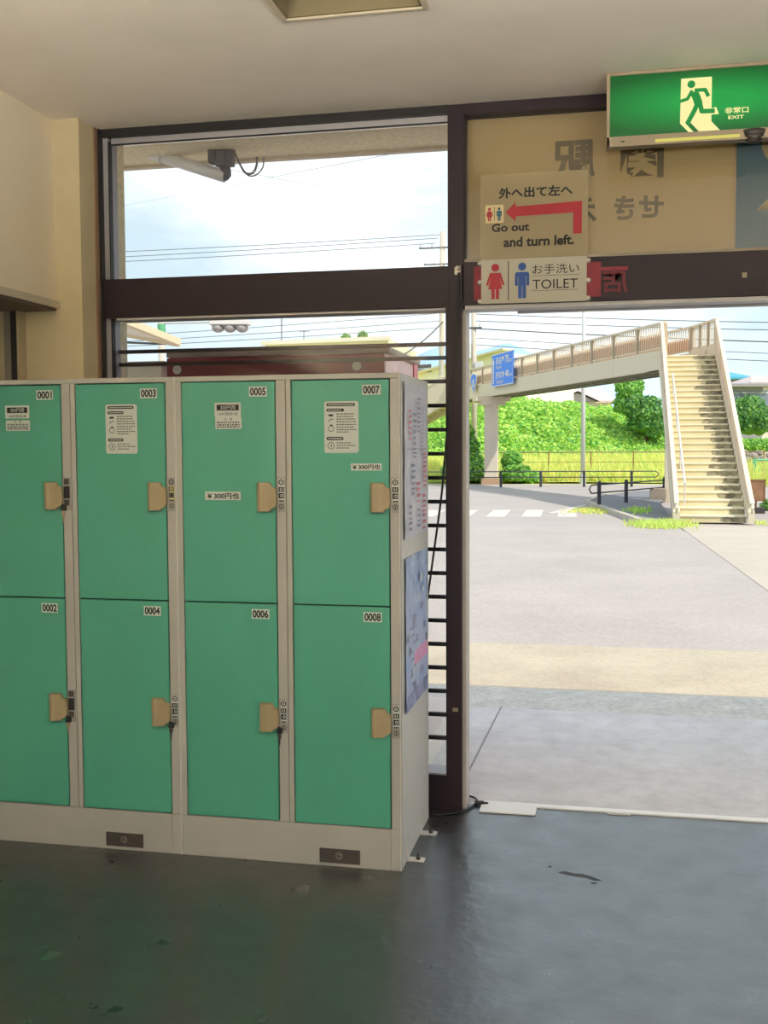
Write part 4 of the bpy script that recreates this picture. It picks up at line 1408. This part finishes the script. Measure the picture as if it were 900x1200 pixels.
for i in range(26):
    p0 = fs0 + fd * (i * RUN) + UP * (3.95 - i * RISE)
    q0 = p0 + fd * (RUN + .06)
    c = MB()
    c.hexa([p0 - UP * .24, p0 + fn * 1.4 - UP * .24, q0 - UP * .24, q0 + fn * 1.4 - UP * .24, p0, p0 + fn * 1.4, q0, q0 + fn * 1.4])
    c.build('step', M_bridge, br)
for l_ in (-.06, 1.46):
    c = MB()
    p0, p1 = fs0 + fn * l_, fs0 + fn * l_ + fd * (26 * RUN) - UP * (26 * RISE)
    c.bar(p0 + UP * 4.8, p1 + UP * 4.8, .09, .07)
    sp = c.build('far_stair_railing', M_bridge, br)
    c = MB(); c.bar(p0 + UP * 4.25, p1 + UP * 4.25, .03, .9); c.build('rail_panel', M_bridge, sp)
    c = MB(); c.bar(p0 + UP * 3.75, p1 + UP * 3.75, .12, .4); c.build('stringer', M_bridge, sp)
c = MB(); pq = fs0 + fd * 4.2 + fn * .7; c.box(pq.x - .25, pq.x + .25, pq.y - .25, pq.y + .25, -.05, 1.7)
c.build('pier', mat('pier_concrete', (206, 194, 176)), br)

# road signs on the bridge
def bridge_frame(s_, z, off=.14):
    o_ = on_bridge(s_, -off, z)
    return Frame(o_, -BT, UP)                     # u runs back along the bridge (to the right as seen), facing left and out


s_hi, s_lo = 14.35, 11.75
bs = thing('road_sign', on_bridge(13, -.14, 4.3), 'blue road sign with white place names and distances on the footbridge', 'sign')
FS = bridge_frame(s_hi, 3.86)
Ls = s_hi - s_lo
c = MB(); c.prism(FS, [(0, 0), (Ls, 0), (Ls, 1.26), (0, 1.26)], -.03, 0); c.build('sign_panel', mat('sign_blue', (44, 128, 236), .5), bs)
c = MB()
c.text(FS, '名古屋', .52, 1.55, .84, 1.12, .006, 0, bold=.02); c.text(FS, '75', 1.66, 2.1, .84, 1.12, .006, 0, bold=.02); c.text(FS, 'km', 2.15, 2.48, .84, 1.0, .006, 0)
c.text(FS, 'Nagoya', .52, 1.25, .64, .80, .006, 0)
c.text(FS, '四日市', .52, 1.55, .30, .56, .006, 0, bold=.02); c.text(FS, '40', 1.66, 2.1, .30, .56, .006, 0, bold=.02); c.text(FS, 'km', 2.15, 2.48, .30, .45, .006, 0)
c.text(FS, 'Yokkaichi', .52, 1.45, .09, .26, .006, 0)
c.build('lettering', M_whitep, bs)
c = MB()
c.flat(FS, [(.14, .12), (.26, .12), (.26, .88), (.36, .88), (.20, 1.14), (.04, .88), (.14, .88)], .006, 0)
c.stroke(FS, [(.02, .02), (Ls - .02, .02), (Ls - .02, 1.24), (.02, 1.24), (.02, .02)], .03, .006, 0)
c.build('arrow', M_whitep, bs)
c = MB()
for s_ in (12.0, 14.1):
    c.bar(on_bridge(s_, -.12, 4.0), on_bridge(s_, .0, 4.0), .06, .06); c.bar(on_bridge(s_, -.12, 4.7), on_bridge(s_, .0, 4.7), .06, .06)
c.build('mounting', M_pole, bs)
rs = thing('route_sign', on_bridge(16.6, -.14, 4.2), 'small blue shield shaped route sign left of the blue road sign', 'sign')
FS = bridge_frame(17.35, 3.72)
c = MB(); sh = [(.5, 0), (.92, .52), (.95, .72), (.80, .84), (.5, .88), (.2, .84), (.05, .72), (.08, .52)]
c.prism(FS, sh, -.03, 0, 0); c.build('shield_panel', M_whitep, rs)
c = MB(); c.flat(FS, [(.5 + (a - .5) * .86, .46 + (b - .46) * .86) for a, b in sh], .006, 0); c.build('shield_face', mat('sign_blue', (30, 112, 222)), rs)
c = MB(); c.text(FS, '1', .42, .60, .28, .62, .012, 0, bold=.02); c.build('lettering', M_whitep, rs)
c = MB(); c.bar(on_bridge(16.85, -.12, 4.1), on_bridge(16.85, 0, 4.1), .06, .06); c.build('mounting', M_pole, rs)

# ---------------------------------------------------------------- guard rails, poles, fence, notice
def guard_rail(name, label, posts, hgt, rails, ext):
    root = thing(name, posts[0], label, 'guard rail')
    for q_ in posts:
        c = MB(); c.tube([Vector(q_) - UP * .05, Vector(q_) + UP * hgt], .05, 10); c.tube([Vector(q_) + UP * hgt, Vector(q_) + UP * (hgt + .03)], [.05, .02], 10)
        c.build('post', M_guard, root, smooth=False)
    for k_, z in enumerate(rails):
        pts = [Vector(q_) + UP * z for q_ in posts]
        if ext:
            pts = [pts[0] + (pts[0] - pts[1]).normalized() * ext] + pts
        c = MB(); c.tube(smooth_path(pts, 5), .019, 8)
        c.build('rail', M_guard, root, smooth=True)
    if ext:
        e = Vector(posts[0]) + (Vector(posts[0]) - Vector(posts[1])).normalized() * ext
        c = MB(); c.tube([e + UP * rails[0], e + (e - Vector(posts[0])).normalized() * .12 + UP * (rails[0] + rails[1]) / 2, e + UP * rails[1]], .019, 8)
        c.build('end_loop', M_guard, root, smooth=True)


guard_rail('guard_rail', 'long dark two bar guard rail in front of the grassy field', [(.62, 41.9, 0), (-1.14, 41.7, 0), (-2.76, 41.5, 0), (-4.24, 41.16, 0), (-6.0, 40.9, 0), (-8.0, 40.6, 0)], .56, (.56, .34), .9)
guard_rail('guard_rail', 'short curved dark guard rail on the sidewalk beside the stairs', [(-.376, 27.2, .05), (.29, 28.6, .05), (1.35, 31.0, .05)], .58, (.52, .32), .42)
c = MB(); q_ = Vector(at(774, 580, 29.5)); c.box(q_.x - .28, q_.x + .14, q_.y - .2, q_.y + .2, .05, .36)
tag(c.build('concrete_block', mat('block_grey', (150, 138, 122), .9, var=.1), None, bevel=.01), 'grey concrete block on the sidewalk behind the guard rail', 'block')

lp = thing('lamp_post', (-1.286, 45.2, 0), 'slim pale grey lamp post standing behind the footbridge', 'lamp post')
c = MB(); c.tube([(-1.286, 45.2, -.05), (-1.286, 45.2, 4), (-1.286, 45.2, 9.2)], [.10, .085, .055], 12); c.build('pole', M_pole, lp, smooth=True)
c = MB(); c.tube(smooth_path([(-1.286, 45.2, 9.2), (-1.3, 44.9, 9.6), (-1.3, 43.8, 9.75)]), .035, 8); c.build('arm', M_pole, lp)
c = MB(); c.sphere((-1.3, 43.5, 9.74), (.14, .42, .07), 12, 6); c.build('lamp_head', M_pole, lp)
c = MB(); c.tube([(-1.286, 45.2, -.05), (-1.286, 45.2, .35)], .13, 12); c.build('base_sleeve', M_pole, lp)

# wire fence with rusty posts in the field
fe = thing('wire_fence', (-4.6, 49.6, 0), 'low wire mesh fence with thin rusty posts in the grass', 'fence')
M_rust = mat('rusty_post', (140, 104, 74), .8, var=.15, vscale=8)
for i in range(9):
    x = -6.6 + i * 1.85
    c = MB(); c.tube([(x, 48.6 + .15 * i, -.1), (x, 48.6 + .15 * i, 1.28)], .03, 6); c.build('fence_post', M_rust, fe)
c = MB()
for z in (1.24, .8, .35):
    c.tube([(-6.6, 48.6, z), (8.2, 49.8, z)], .012 if z < 1.2 else .022, 6)
c.build('fence_wire', mat('fence_wire', (120, 112, 96), .7), fe)

gf = thing('green_fence', at(884, 566, 42), 'pale green pipe fence at the right edge behind the tall grass', 'fence')
M_gf = mat('fence_green', (90, 176, 140), .6)
q0 = survey(884, 566, 42); q1 = survey(960, 562, 43)
for i in range(4):
    q_ = q0.lerp(q1, i / 3); q_.z = 0
    c = MB(); c.bar(q_ - UP * .05, q_ + UP * 1.0, .12, .12, up=(0, 1, 0)); c.build('fence_post', M_gf, gf)
c = MB()
for z in (.95, .55):
    c.tube([(q0.x, q0.y, z), (q1.x, q1.y, z)], .035, 8)
c.build('fence_rail', M_gf, gf)
wl = MB(); q0 = survey(850, 535, 51.5); q1 = survey(980, 535, 52.5)
wl.bar((q0.x, q0.y, 1.1), (q1.x, q1.y, 1.1), .1, .12)
for i in range(6):
    q_ = q0.lerp(q1, i / 5); wl.box(q_.x - .05, q_.x + .05, q_.y - .05, q_.y + .05, 0, 1.35)
tag(wl.build('garden_rail', M_kerb), 'low tan garden rail between the round tree and the hedge', 'fence')

nb = thing('notice_board', (3.14, 25.9, 0), 'small rusty brown notice on a stake right of the stairs', 'notice')
c = MB(); c.prism(Frame((2.99, 25.9, .27), (1, 0, 0), (.03, 0, 1)), [(0, 0), (.34, 0), (.34, .46), (0, .46)], 0, .03); c.build('board', mat('rusty_board', (150, 112, 84), .8, var=.25, vscale=6), nb)
c = MB()
for a in ((2.98, .25, 3.34, .28), (2.98, .71, 3.36, .745)):
    c.box(a[0], a[2], 25.86, 25.9, a[1], a[3])
c.box(2.98, 3.01, 25.86, 25.9, .25, .74); c.box(3.325, 3.355, 25.86, 25.9, .25, .74)
c.build('board_frame', M_rust, nb)
c = MB(); c.tube([(3.16, 25.93, 0), (3.16, 25.93, .3)], .02, 6); c.build('stake', M_rust, nb)
c = MB(); c.box(3.02, 3.34, 25.75, 26.1, -.03, .10); c.build('weight', mat('weight_dark', (70, 66, 64), .9), nb)

# ---------------------------------------------------------------- utility poles and wires
def utility_pole(label, base, top, r0, r1, arms, extra=None):
    root = thing('utility_pole', base, label, 'utility pole')
    b_, t_ = Vector(base), Vector(top)
    c = MB(); c.tube([b_, b_.lerp(t_, .5), t_], [r0, (r0 + r1) / 2, r1], 10); c.build('pole', M_concpole, root, smooth=True)
    for z, wdt in arms:
        q_ = b_.lerp(t_, (z - b_.z) / (t_.z - b_.z))
        c = MB(); c.bar(q_ + Vector((-wdt * .8, -.1, 0)), q_ + Vector((wdt * .4, -.1, 0)), .08, .08); a_ = c.build('cross_arm', M_wire, root)
        for k_ in (-.75, -.35, .3):
            c = MB(); c.tube([q_ + Vector((wdt * k_, -.1, .04)), q_ + Vector((wdt * k_, -.1, .26))], [.05, .035], 6); c.build('insulator', M_pole, a_)
    if extra:
        q_ = b_.lerp(t_, (extra - b_.z) / (t_.z - b_.z))
        c = MB(); c.tube([q_ + Vector((-.3, -.25, -.35)), q_ + Vector((-.3, -.25, .35))], .2, 12); c.build('transformer', M_pole, root)
        c = MB(); c.box(q_.x + .1, q_.x + .45, q_.y - .4, q_.y - .1, q_.z - .9, q_.z - .5); c.build('junction_box', M_pole, root)
    return root


bA = survey(516.5, 545, 67); bA.z = 0
tA = survey(518.5, 271, 67)
utility_pole('tall concrete utility pole seen left of the dark door post', bA, tA, .19, .14, [(tA.z - 1.0, 1.8), (tA.z - 2.0, 1.4)])
bB = survey(556, 560, 52); bB.z = 0
tB = survey(555, 330, 52)
utility_pole('concrete utility pole with transformer right of the dark door post', bB, tB, .15, .11, [(tB.z - .7, 1.2), (tB.z - 2.2, 1.0)], tB.z - 3.3)
bC = survey(547, 560, 55); bC.z = 0
c = MB(); c.tube([bC, survey(547, 355, 55)], [.09, .06], 8); c.tube([survey(547, 405, 55) - Vector((.3, 0, 0)), survey(547, 405, 55) + Vector((.4, 0, 0))], .04, 6)
c.box(bC.x - .3, bC.x + .1, bC.y - .2, bC.y, survey(547, 412, 55).z, survey(547, 402, 55).z)
tag(c.build('steel_pole', M_pole), 'thin steel pole with a small box beside the utility pole', 'pole')
bG = survey(553, 560, 60); bG.z = 0


def wire(name_pts, r, label, group, sag=0.):
    a, b = Vector(name_pts[0]), Vector(name_pts[1])
    pts = []
    for i in range(17):
        k_ = i / 16
        q_ = a.lerp(b, k_); q_.z -= sag * 4 * k_ * (1 - k_)
        pts.append(q_)
    o = MB().tube(pts, r, 5).build('overhead_wire', M_wire)
    return tag(o, label, 'wire', group)


G1 = 'overhead wires above the footbridge'
for (v0, v9, r_) in ((368, 374.7, .018), (376, 383.5, .018), (385, 397.5, .026), (396, 411, .014), (404, 420, .016)):
    a = survey(557, v0, 52)
    m_ = survey(900, v9, 48)
    b = a.lerp(m_, 1.7)
    # sag so that the wire is flattest near the right
    wire((a, b), r_, {368: 'uppermost', 376: 'second from top', 385: 'thicker third', 396: 'fourth from top', 404: 'lowest'}[v0] + ' of the five dark overhead wires above the footbridge', G1, .12)
G2 = 'overhead wires left of the tall pole'
for (v1, v0, u1) in ((275, 293, 516), (279, 299, 513), (285, 304.5, 510), (367, 392, 516), (376, 398.5, 516), (384, 404, 514)):
    a = survey(u1, v1, 67)
    b0 = survey(147, v0, 62)
    wire((a, a.lerp(b0, 1.5)), .018, {275: 'top of the three wires in the upper window', 279: 'middle of the three wires in the upper window', 285: 'bottom of the three wires in the upper window', 367: 'top wire behind the lower window leading to the tall pole', 376: 'middle wire behind the lower window leading to the tall pole', 384: 'bottom wire behind the lower window leading to the tall pole'}[v1], G2, .1)
a = survey(520, 376, 67); b = survey(430, 432, 58)
wire((a, b), .045, 'thicker drop cable slanting down left from the tall utility pole', None, .5)
a = survey(548, 163, 5.5); b = survey(60, 256, 46)
wire((a, b), .0014, 'faint wire slanting across the upper window, rising to the right', None, .02)
a = survey(172, 180, 5.55); b = survey(560, 252, 50)
wire((a, b), .0014, 'faint wire slanting across the upper window, falling to the right', None, .02)

# ---------------------------------------------------------------- buildings and mountains
def house(label, u0, u1, d, v_eave, v_ridge, wall_m, roof_m, dep=8., gable=False, windows=0, zb=0., hip=.0):
    a, b = survey(u0, 520, d), survey(u1, 520, d)
    a.z = b.z = 0
    ux = (b - a).normalized(); vy = Vector((-ux.y, ux.x, 0))
    ze, zr = survey((u0 + u1) / 2, v_eave, d).z, survey((u0 + u1) / 2, v_ridge, d).z
    L_ = (b - a).length
    root = thing('house', a.lerp(b, .5), label, 'house')
    q_ = lambda x, y, z: a + ux * x + vy * y + UP * z
    c = MB(); c.hexa([q_(0, 0, 0), q_(L_, 0, 0), q_(0, dep, 0), q_(L_, dep, 0), q_(0, 0, ze), q_(L_, 0, ze), q_(0, dep, ze), q_(L_, dep, ze)])
    c.build('wall', wall_m, root)
    o_ = .45
    c = MB(); i_ = hip * L_
    if gable:
        c.add([q_(-.3, -o_, ze - .15), q_(L_ + .3, -o_, ze - .15), q_(L_ + .3, dep + o_, ze - .15), q_(-.3, dep + o_, ze - .15), q_(L_ / 2, -o_, zr), q_(L_ / 2, dep + o_, zr)],
              [(0, 4, 5, 3), (1, 2, 5, 4), (0, 3, 2, 1)])
        c.build('roof', roof_m, root)
        c = MB(); c.add([q_(0, 0, ze - .1), q_(L_, 0, ze - .1), q_(L_ / 2, -.02, zr - .12)], [(0, 1, 2)]); c.build('gable_wall', wall_m, root)
    else:
        c.add([q_(-o_, -o_, ze), q_(L_ + o_, -o_, ze), q_(L_ + o_, dep + o_, ze), q_(-o_, dep + o_, ze), q_(i_, dep / 2, zr), q_(L_ - i_, dep / 2, zr)],
              [(0, 1, 5, 4), (1, 2, 5), (2, 3, 4, 5), (3, 0, 4), (0, 3, 2, 1)])
        c.build('roof', roof_m, root)
        c = MB(); c.hexa([q_(-o_, -o_, ze - .18), q_(L_ + o_, -o_, ze - .18), q_(-o_, dep + o_, ze - .18), q_(L_ + o_, dep + o_, ze - .18), q_(-o_, -o_, ze), q_(L_ + o_, -o_, ze), q_(-o_, dep + o_, ze), q_(L_ + o_, dep + o_, ze)])
        c.build('eave', roof_m, root)
    for i in range(windows):
        x = L_ * (i + .5) / windows
        c = MB(); c.hexa([q_(x - .7, -.06, ze - 1.7), q_(x + .7, -.06, ze - 1.7), q_(x - .7, .02, ze - 1.7), q_(x + .7, .02, ze - 1.7), q_(x - .7, -.06, ze - .5), q_(x + .7, -.06, ze - .5), q_(x - .7, .02, ze - .5), q_(x + .7, .02, ze - .5)])
        wf = c.build('window', M_pole, root)
        c = MB(); c.hexa([q_(x - .6, -.08, ze - 1.6), q_(x + .6, -.08, ze - 1.6), q_(x - .6, -.05, ze - 1.6), q_(x + .6, -.05, ze - 1.6), q_(x - .6, -.08, ze - .6), q_(x + .6, -.08, ze - .6), q_(x - .6, -.05, ze - .6), q_(x + .6, -.05, ze - .6)])
        c.build('pane', mat('house_pane', (120, 130, 150), .2), wf)
    return root


M_hw = mat('house_white', (214, 206, 206), .8, var=.03)
M_hg = mat('house_grey', (140, 138, 150), .8, var=.05)
M_rpink = mat('roof_pink_grey', (196, 178, 178), .8, var=.06, vscale=2)
M_rblue = mat('roof_blue', (70, 160, 200), .5, var=.05)
house('low house with a pale grey roof seen under the footbridge', 642, 716, 96, 470, 453, M_hw, M_rpink, 8, hip=.05)
house('small house with a pale gable front under the footbridge', 655, 697, 86, 468.5, 458.5, M_hw, mat('roof_edge_grey', (160, 146, 146), .8), 6, gable=True)
house('grey house with a bright blue hipped roof right of the stairs', 836, 874, 92, 442, 431.5, M_hg, M_rblue, 7, hip=.32, windows=3)
house('cream house with a pinkish roof at the right edge', 884, 945, 74, 448, 436, mat('house_cream', (222, 208, 196), .8), M_rpink, 8, hip=.3, windows=3)
house('grey low annexe under the blue roofed house', 850, 893, 68, 450, 447, M_hg, mat('annexe_roof', (150, 146, 152), .8), 3, hip=.05, windows=4)

wb = thing('warehouse', survey(540, 540, 82), 'long cream warehouse beyond the far end of the footbridge', 'building')
q0, q1 = survey(478, 530, 86), survey(581, 530, 79)
zt0 = survey(540, 417, 82).z
c = MB(); a, b = Vector((q0.x, q0.y, 0)), Vector((q1.x, q1.y, 0)); n_ = Vector((-(b - a).y, (b - a).x, 0)).normalized() * 9
c.hexa([a, b, a + n_, b + n_, a + UP * (zt0 - 1.3), b + UP * zt0, a + n_ + UP * (zt0 - 1.3), b + n_ + UP * zt0]); c.build('wall', mat('warehouse_cream', (244, 234, 214), .8, var=.03), wb)
c = MB(); e_ = (b - a).normalized()
c.bar(a - e_ * .6 + UP * (zt0 - 1.35), b + e_ * 1.2 + UP * (zt0 + .12), 1.2, .14); c.build('roof_verge', mat('warehouse_roof', (224, 208, 180), .8), wb)
for k_ in (1.3, 1.75):
    c = MB(); p_ = a + e_ * .5 - n_.normalized() * .05; p2 = a + e_ * 2.7 - n_.normalized() * .05
    z_ = survey(495, 431 if k_ < 1.5 else 436, 86).z
    c.bar(p_ + UP * z_, p2 + UP * z_, .06, .28); c.build('window_strip', mat('louvre_dark', (72, 64, 62), .6), wb)

cbld = thing('flat_roofed_building', survey(382, 520, 62), 'flat roofed cream building behind the crimson vending machine', 'building')
q0, q1 = survey(312, 520, 62), survey(455, 520, 62)
zt0 = survey(380, 398, 62).z
c = MB(); c.hexa([(q0.x, q0.y, 0), (q1.x, q1.y, 0), (q0.x, q0.y + 9, 0), (q1.x, q1.y + 9, 0), (q0.x, q0.y, zt0 - .2), (q1.x, q1.y, zt0 + .05), (q0.x, q0.y + 9, zt0 - .2), (q1.x, q1.y + 9, zt0 + .05)])
c.build('wall', mat('flat_cream', (222, 212, 190), .8, var=.03), cbld)
c = MB(); c.bar((q0.x - .2, q0.y - .1, zt0 - .2), (q1.x + .2, q1.y - .1, zt0 + .05), .3, .22); c.build('parapet_cap', mat('cap_pale', (206, 200, 190), .8), cbld)
q_ = survey(330, 400, 63)
c = MB(); c.tube([q_, survey(330, 372, 63)], .03, 6); c.build('antenna_mast', M_wire, cbld)
q_ = survey(356, 400, 63)
c = MB(); c.tube([q_, survey(356, 387, 63)], .025, 6); c.bar(survey(350, 389, 63), survey(363, 388, 63), .03, .03); c.build('antenna', M_wire, cbld)
for u_, v_ in ((425, 393), (405, 396)):
    tree('potted_plant', 'scraggly plant on the flat roof, ' + ('the taller one' if u_ == 425 else 'the lower one'), 'plant', tuple(survey(u_, 399, 62.6)),
         [(tuple(survey(u_, v_, 62.6)), (.30, .2, .28)), (tuple(survey(u_ - 3, v_ + 2, 62.6)), (.16, .12, .12))], 160, .12, M_dleaf)

def mountain(name, pts, d, m, label):
    c = MB()
    n = len(pts)
    for u, v in pts:
        p_ = survey(u, v, d)
        q_ = survey(u, 530, d * .86)
        r_ = survey(u, 530, d * 1.14)
        c.v += [(q_.x, q_.y, -5), tuple(q_.lerp(p_, .45).to_tuple()[:2]) + (p_.z * .38,), tuple(p_), (r_.x, r_.y, -5)]
    for i in range(n - 1):
        for k_ in range(3):
            a = i * 4 + k_
            c.f.append([a, a + 4, a + 5, a + 1]); c.m.append(0)
    return struct(c.build(name, m, smooth=True), label)


M_mt = mat('mountain_haze_blue', (156, 188, 212), .95, var=.06, vscale=.01)  # distance haze of both ranges is painted into their base colours
M_mt2 = mat('mountain_haze_pale', (176, 202, 222), .95, var=.04, vscale=.01)
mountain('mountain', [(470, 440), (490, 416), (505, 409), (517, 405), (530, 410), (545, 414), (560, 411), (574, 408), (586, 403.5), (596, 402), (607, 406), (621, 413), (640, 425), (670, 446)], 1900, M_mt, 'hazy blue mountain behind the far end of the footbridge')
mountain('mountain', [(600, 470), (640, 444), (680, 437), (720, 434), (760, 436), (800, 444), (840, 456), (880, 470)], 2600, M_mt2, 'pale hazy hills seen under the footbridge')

# ---------------------------------------------------------------- things just outside the left window
vm = thing('vending_machine', (-1.63, 5.25, 0), 'crimson vending machine seen from the back through the lower window', 'vending machine')
vx0, vx1, vy0, vy1 = -2.10, -1.032, 4.86, 5.62
c = MB(); c.box(vx0, vx1, vy0 + .02, vy1, .16, 1.96); c.build('body', M_pinkw, vm, bevel=.01)
c = MB(); c.box(vx0 + .004, vx1 - .004, vy0, vy0 + .02, .2, 1.955); c.build('back_panel', M_crimson, vm, bevel=.004)
c = MB(); c.box(vx0 + .004, vx1 - .0, vy1, vy1 + .06, .16, 1.99); c.box(vx1 - .004, vx1 + .006, vy1 - .05, vy1 + .06, .16, 1.97); c.build('front_door', mat('vending_red', (214, 70, 96), .4), vm)
c = MB(); c.box(vx0, vx1 + .02, vy0 + .01, vy1 + .05, 1.96, 1.985); c.build('top_plate', mat('top_grey', (150, 140, 138), .7, var=.2, vscale=6), vm)
for a in (vx0 + .03, vx1 - .16):
    c = MB(); c.tube([(a + .03, vy0 - .006, 1.90), (a + .03, vy0, 1.90)], .022, 14); c.build('screw_cap', M_pole, vm)
c = MB(); c.box(vx0, vx1, vy0 + .04, vy1 - .02, .12, .17); c.build('foot_rail', M_dsteel, vm)
wv = thing('white_cabinet', (-2.38, 5.2, 0), 'white cabinet left of the crimson vending machine', 'cabinet')
c = MB(); c.box(-2.6, -2.16, 4.95, 5.5, .12, 1.93); c.build('body', M_whitep, wv, bevel=.006)
c = MB(); c.box(-2.62, -2.14, 4.93, 5.52, 1.93, 1.95); c.build('top_plate', M_alu, wv)
struct(B(-2.75, -.86, 4.72, 5.95, -.01, .12).build('trim_7', mat('step_white', (220, 218, 212), .8, var=.05)), 'low white concrete plinth under the vending machine')

# drain pipe and bracket under the eave
dp = thing('drain_pipe', (-2.1, 5.25, 2.95), 'grey drain pipe slanting under the eave outside the upper window', 'pipe')
pl_, pr_ = survey(150, 171, 5.62), survey(264, 207, 5.5)
c = MB(); c.tube([pl_, pl_.lerp(pr_, .5), pr_], .030, 14); c.build('pipe', mat('pipe_grey', (214, 214, 214), .45, var=.04, vscale=4), dp, smooth=True)
top_ = survey(262, 183, 5.5)
c = MB(); c.tube(smooth_path([pr_ - (pr_ - pl_).normalized() * .02, pr_ + Vector((.004, 0, .01)), top_.lerp(pr_, .4), top_]), .027, 12); c.build('elbow', mat('elbow_grey', (84, 82, 92), .5), dp, smooth=True)
for a, b, e_ in ((250, 181, .02), (259, 184, .03), (268, 184, .024)):
    q_ = survey(a, b, 5.47)
    c = MB(); c.box(q_.x - e_, q_.x + e_, q_.y - .03, q_.y + .03, q_.z - .045, q_.z + .03); c.build('bracket', mat('bracket_dark', (96, 95, 102), .6), dp, bevel=.006)
q_ = pl_.lerp(pr_, .36)
d_ = (pr_ - pl_).normalized()
c = MB()
x_ = d_.orthogonal().normalized(); y_ = d_.cross(x_)
c.tube([q_ + (x_ * math.cos(t_) + y_ * math.sin(t_)) * .034 for t_ in np.linspace(0, 2 * math.pi, 17)], .005, 6); c.build('pipe_clamp', M_pole, dp)
c = MB()
c.tube(smooth_path([survey(274, 176, 5.45), survey(280, 190, 5.44), survey(288, 203, 5.44), survey(297, 202, 5.44), survey(301, 192, 5.44), survey(301, 184, 5.44)]), .006, 6)
c.tube(smooth_path([survey(280, 190, 5.46), survey(290, 205, 5.46), survey(300, 205, 5.46), survey(308, 196, 5.46), survey(309, 184, 5.46)]), .0035, 6)
tag(c.build('hanging_wire', mat('wire_grey', (120, 120, 124), .6)), 'loops of grey wire hanging beside the drain pipe', 'wire')

# traffic signal seen from behind, on an arm from its pole
tsg = thing('traffic_signal', survey(269, 384, 24), 'traffic signal head with three hoods seen from below through the lower window', 'traffic light')
q0, q1 = survey(246, 377.5, 24), survey(293, 377.5, 24)
ux = (q1 - q0).normalized(); yv = Vector((-ux.y, ux.x, 0))
c = MB()
def slab(m, a, b, z0, z1, y0, y1):
    m.hexa([a + yv * y0 + UP * z0, b + yv * y0 + UP * z0, a + yv * y1 + UP * z0, b + yv * y1 + UP * z0, a + yv * y0 + UP * z1, b + yv * y0 + UP * z1, a + yv * y1 + UP * z1, b + yv * y1 + UP * z1])
slab(c, q0, q1, -.07, .05, -.16, .16); c.build('housing', mat('signal_white', (214, 208, 206), .6), tsg, bevel=.02)
slab(c, q0, q1, -.07, .05, -.16, .16)
for k_ in (.2, .5, .8):
    p_ = q0.lerp(q1, k_)
    c = MB(); c.sphere(p_ - UP * .13, (.135, .16, .10), 14, 8); c.build('lamp_hood', mat('signal_grey', (150, 146, 146), .6), tsg, smooth=True)
pb = survey(190, 560, 24.5); pb.z = 0
c = MB(); c.tube([pb, survey(189, 362, 24.5)], .075, 10); c.build('pole', M_concpole, tsg, smooth=True)
c = MB(); c.tube([survey(190, 394, 24.5), survey(189, 380, 24.5)], .09, 10); c.build('green_band', mat('band_green', (90, 170, 120), .6), tsg)
c = MB(); c.tube([survey(189, 379, 24.5), q0.lerp(q1, .1)], .022, 6); c.build('arm', M_pole, tsg)

# shelter roof left of the pole
sh_ = thing('shelter_roof', survey(150, 400, 15), 'cream edged shelter roof with a pointed corner at the left of the lower window', 'shelter')
tip = survey(208, 401, 15); ul = survey(120, 366, 13); ll = survey(120, 385, 16.5)
ul2 = ul + (ul - tip) * .6; ll2 = ll + (ll - tip) * .6
c = MB(); c.bar(ul2, tip, .10, .09); c.build('upper_beam', mat('beam_cream', (216, 200, 168), .7), sh_)
c = MB(); c.bar(ll2, tip, .10, .12); c.build('lower_beam', mat('beam_cream', (216, 200, 168)), sh_)
c = MB(); c.add([ul2 + UP * .03, tip + UP * .03, ll2 + UP * .03, ul2 - UP * .02, tip - UP * .02, ll2 - UP * .02], [(0, 1, 2), (5, 4, 3), (0, 3, 4, 1), (1, 4, 5, 2), (2, 5, 3, 0)]); c.build('roof_sheet', mat('sheet_white', (226, 218, 204), .7), sh_)
c = MB(); c.tube([tip - UP * .03, ll2 - UP * .3], .015, 6); c.build('tie_rod', M_wire, sh_)
q_ = tip.lerp(ll2, .75); c = MB(); c.tube([Vector((q_.x, q_.y, 0)), q_], .05, 8); c.build('shelter_post', M_pole, sh_)
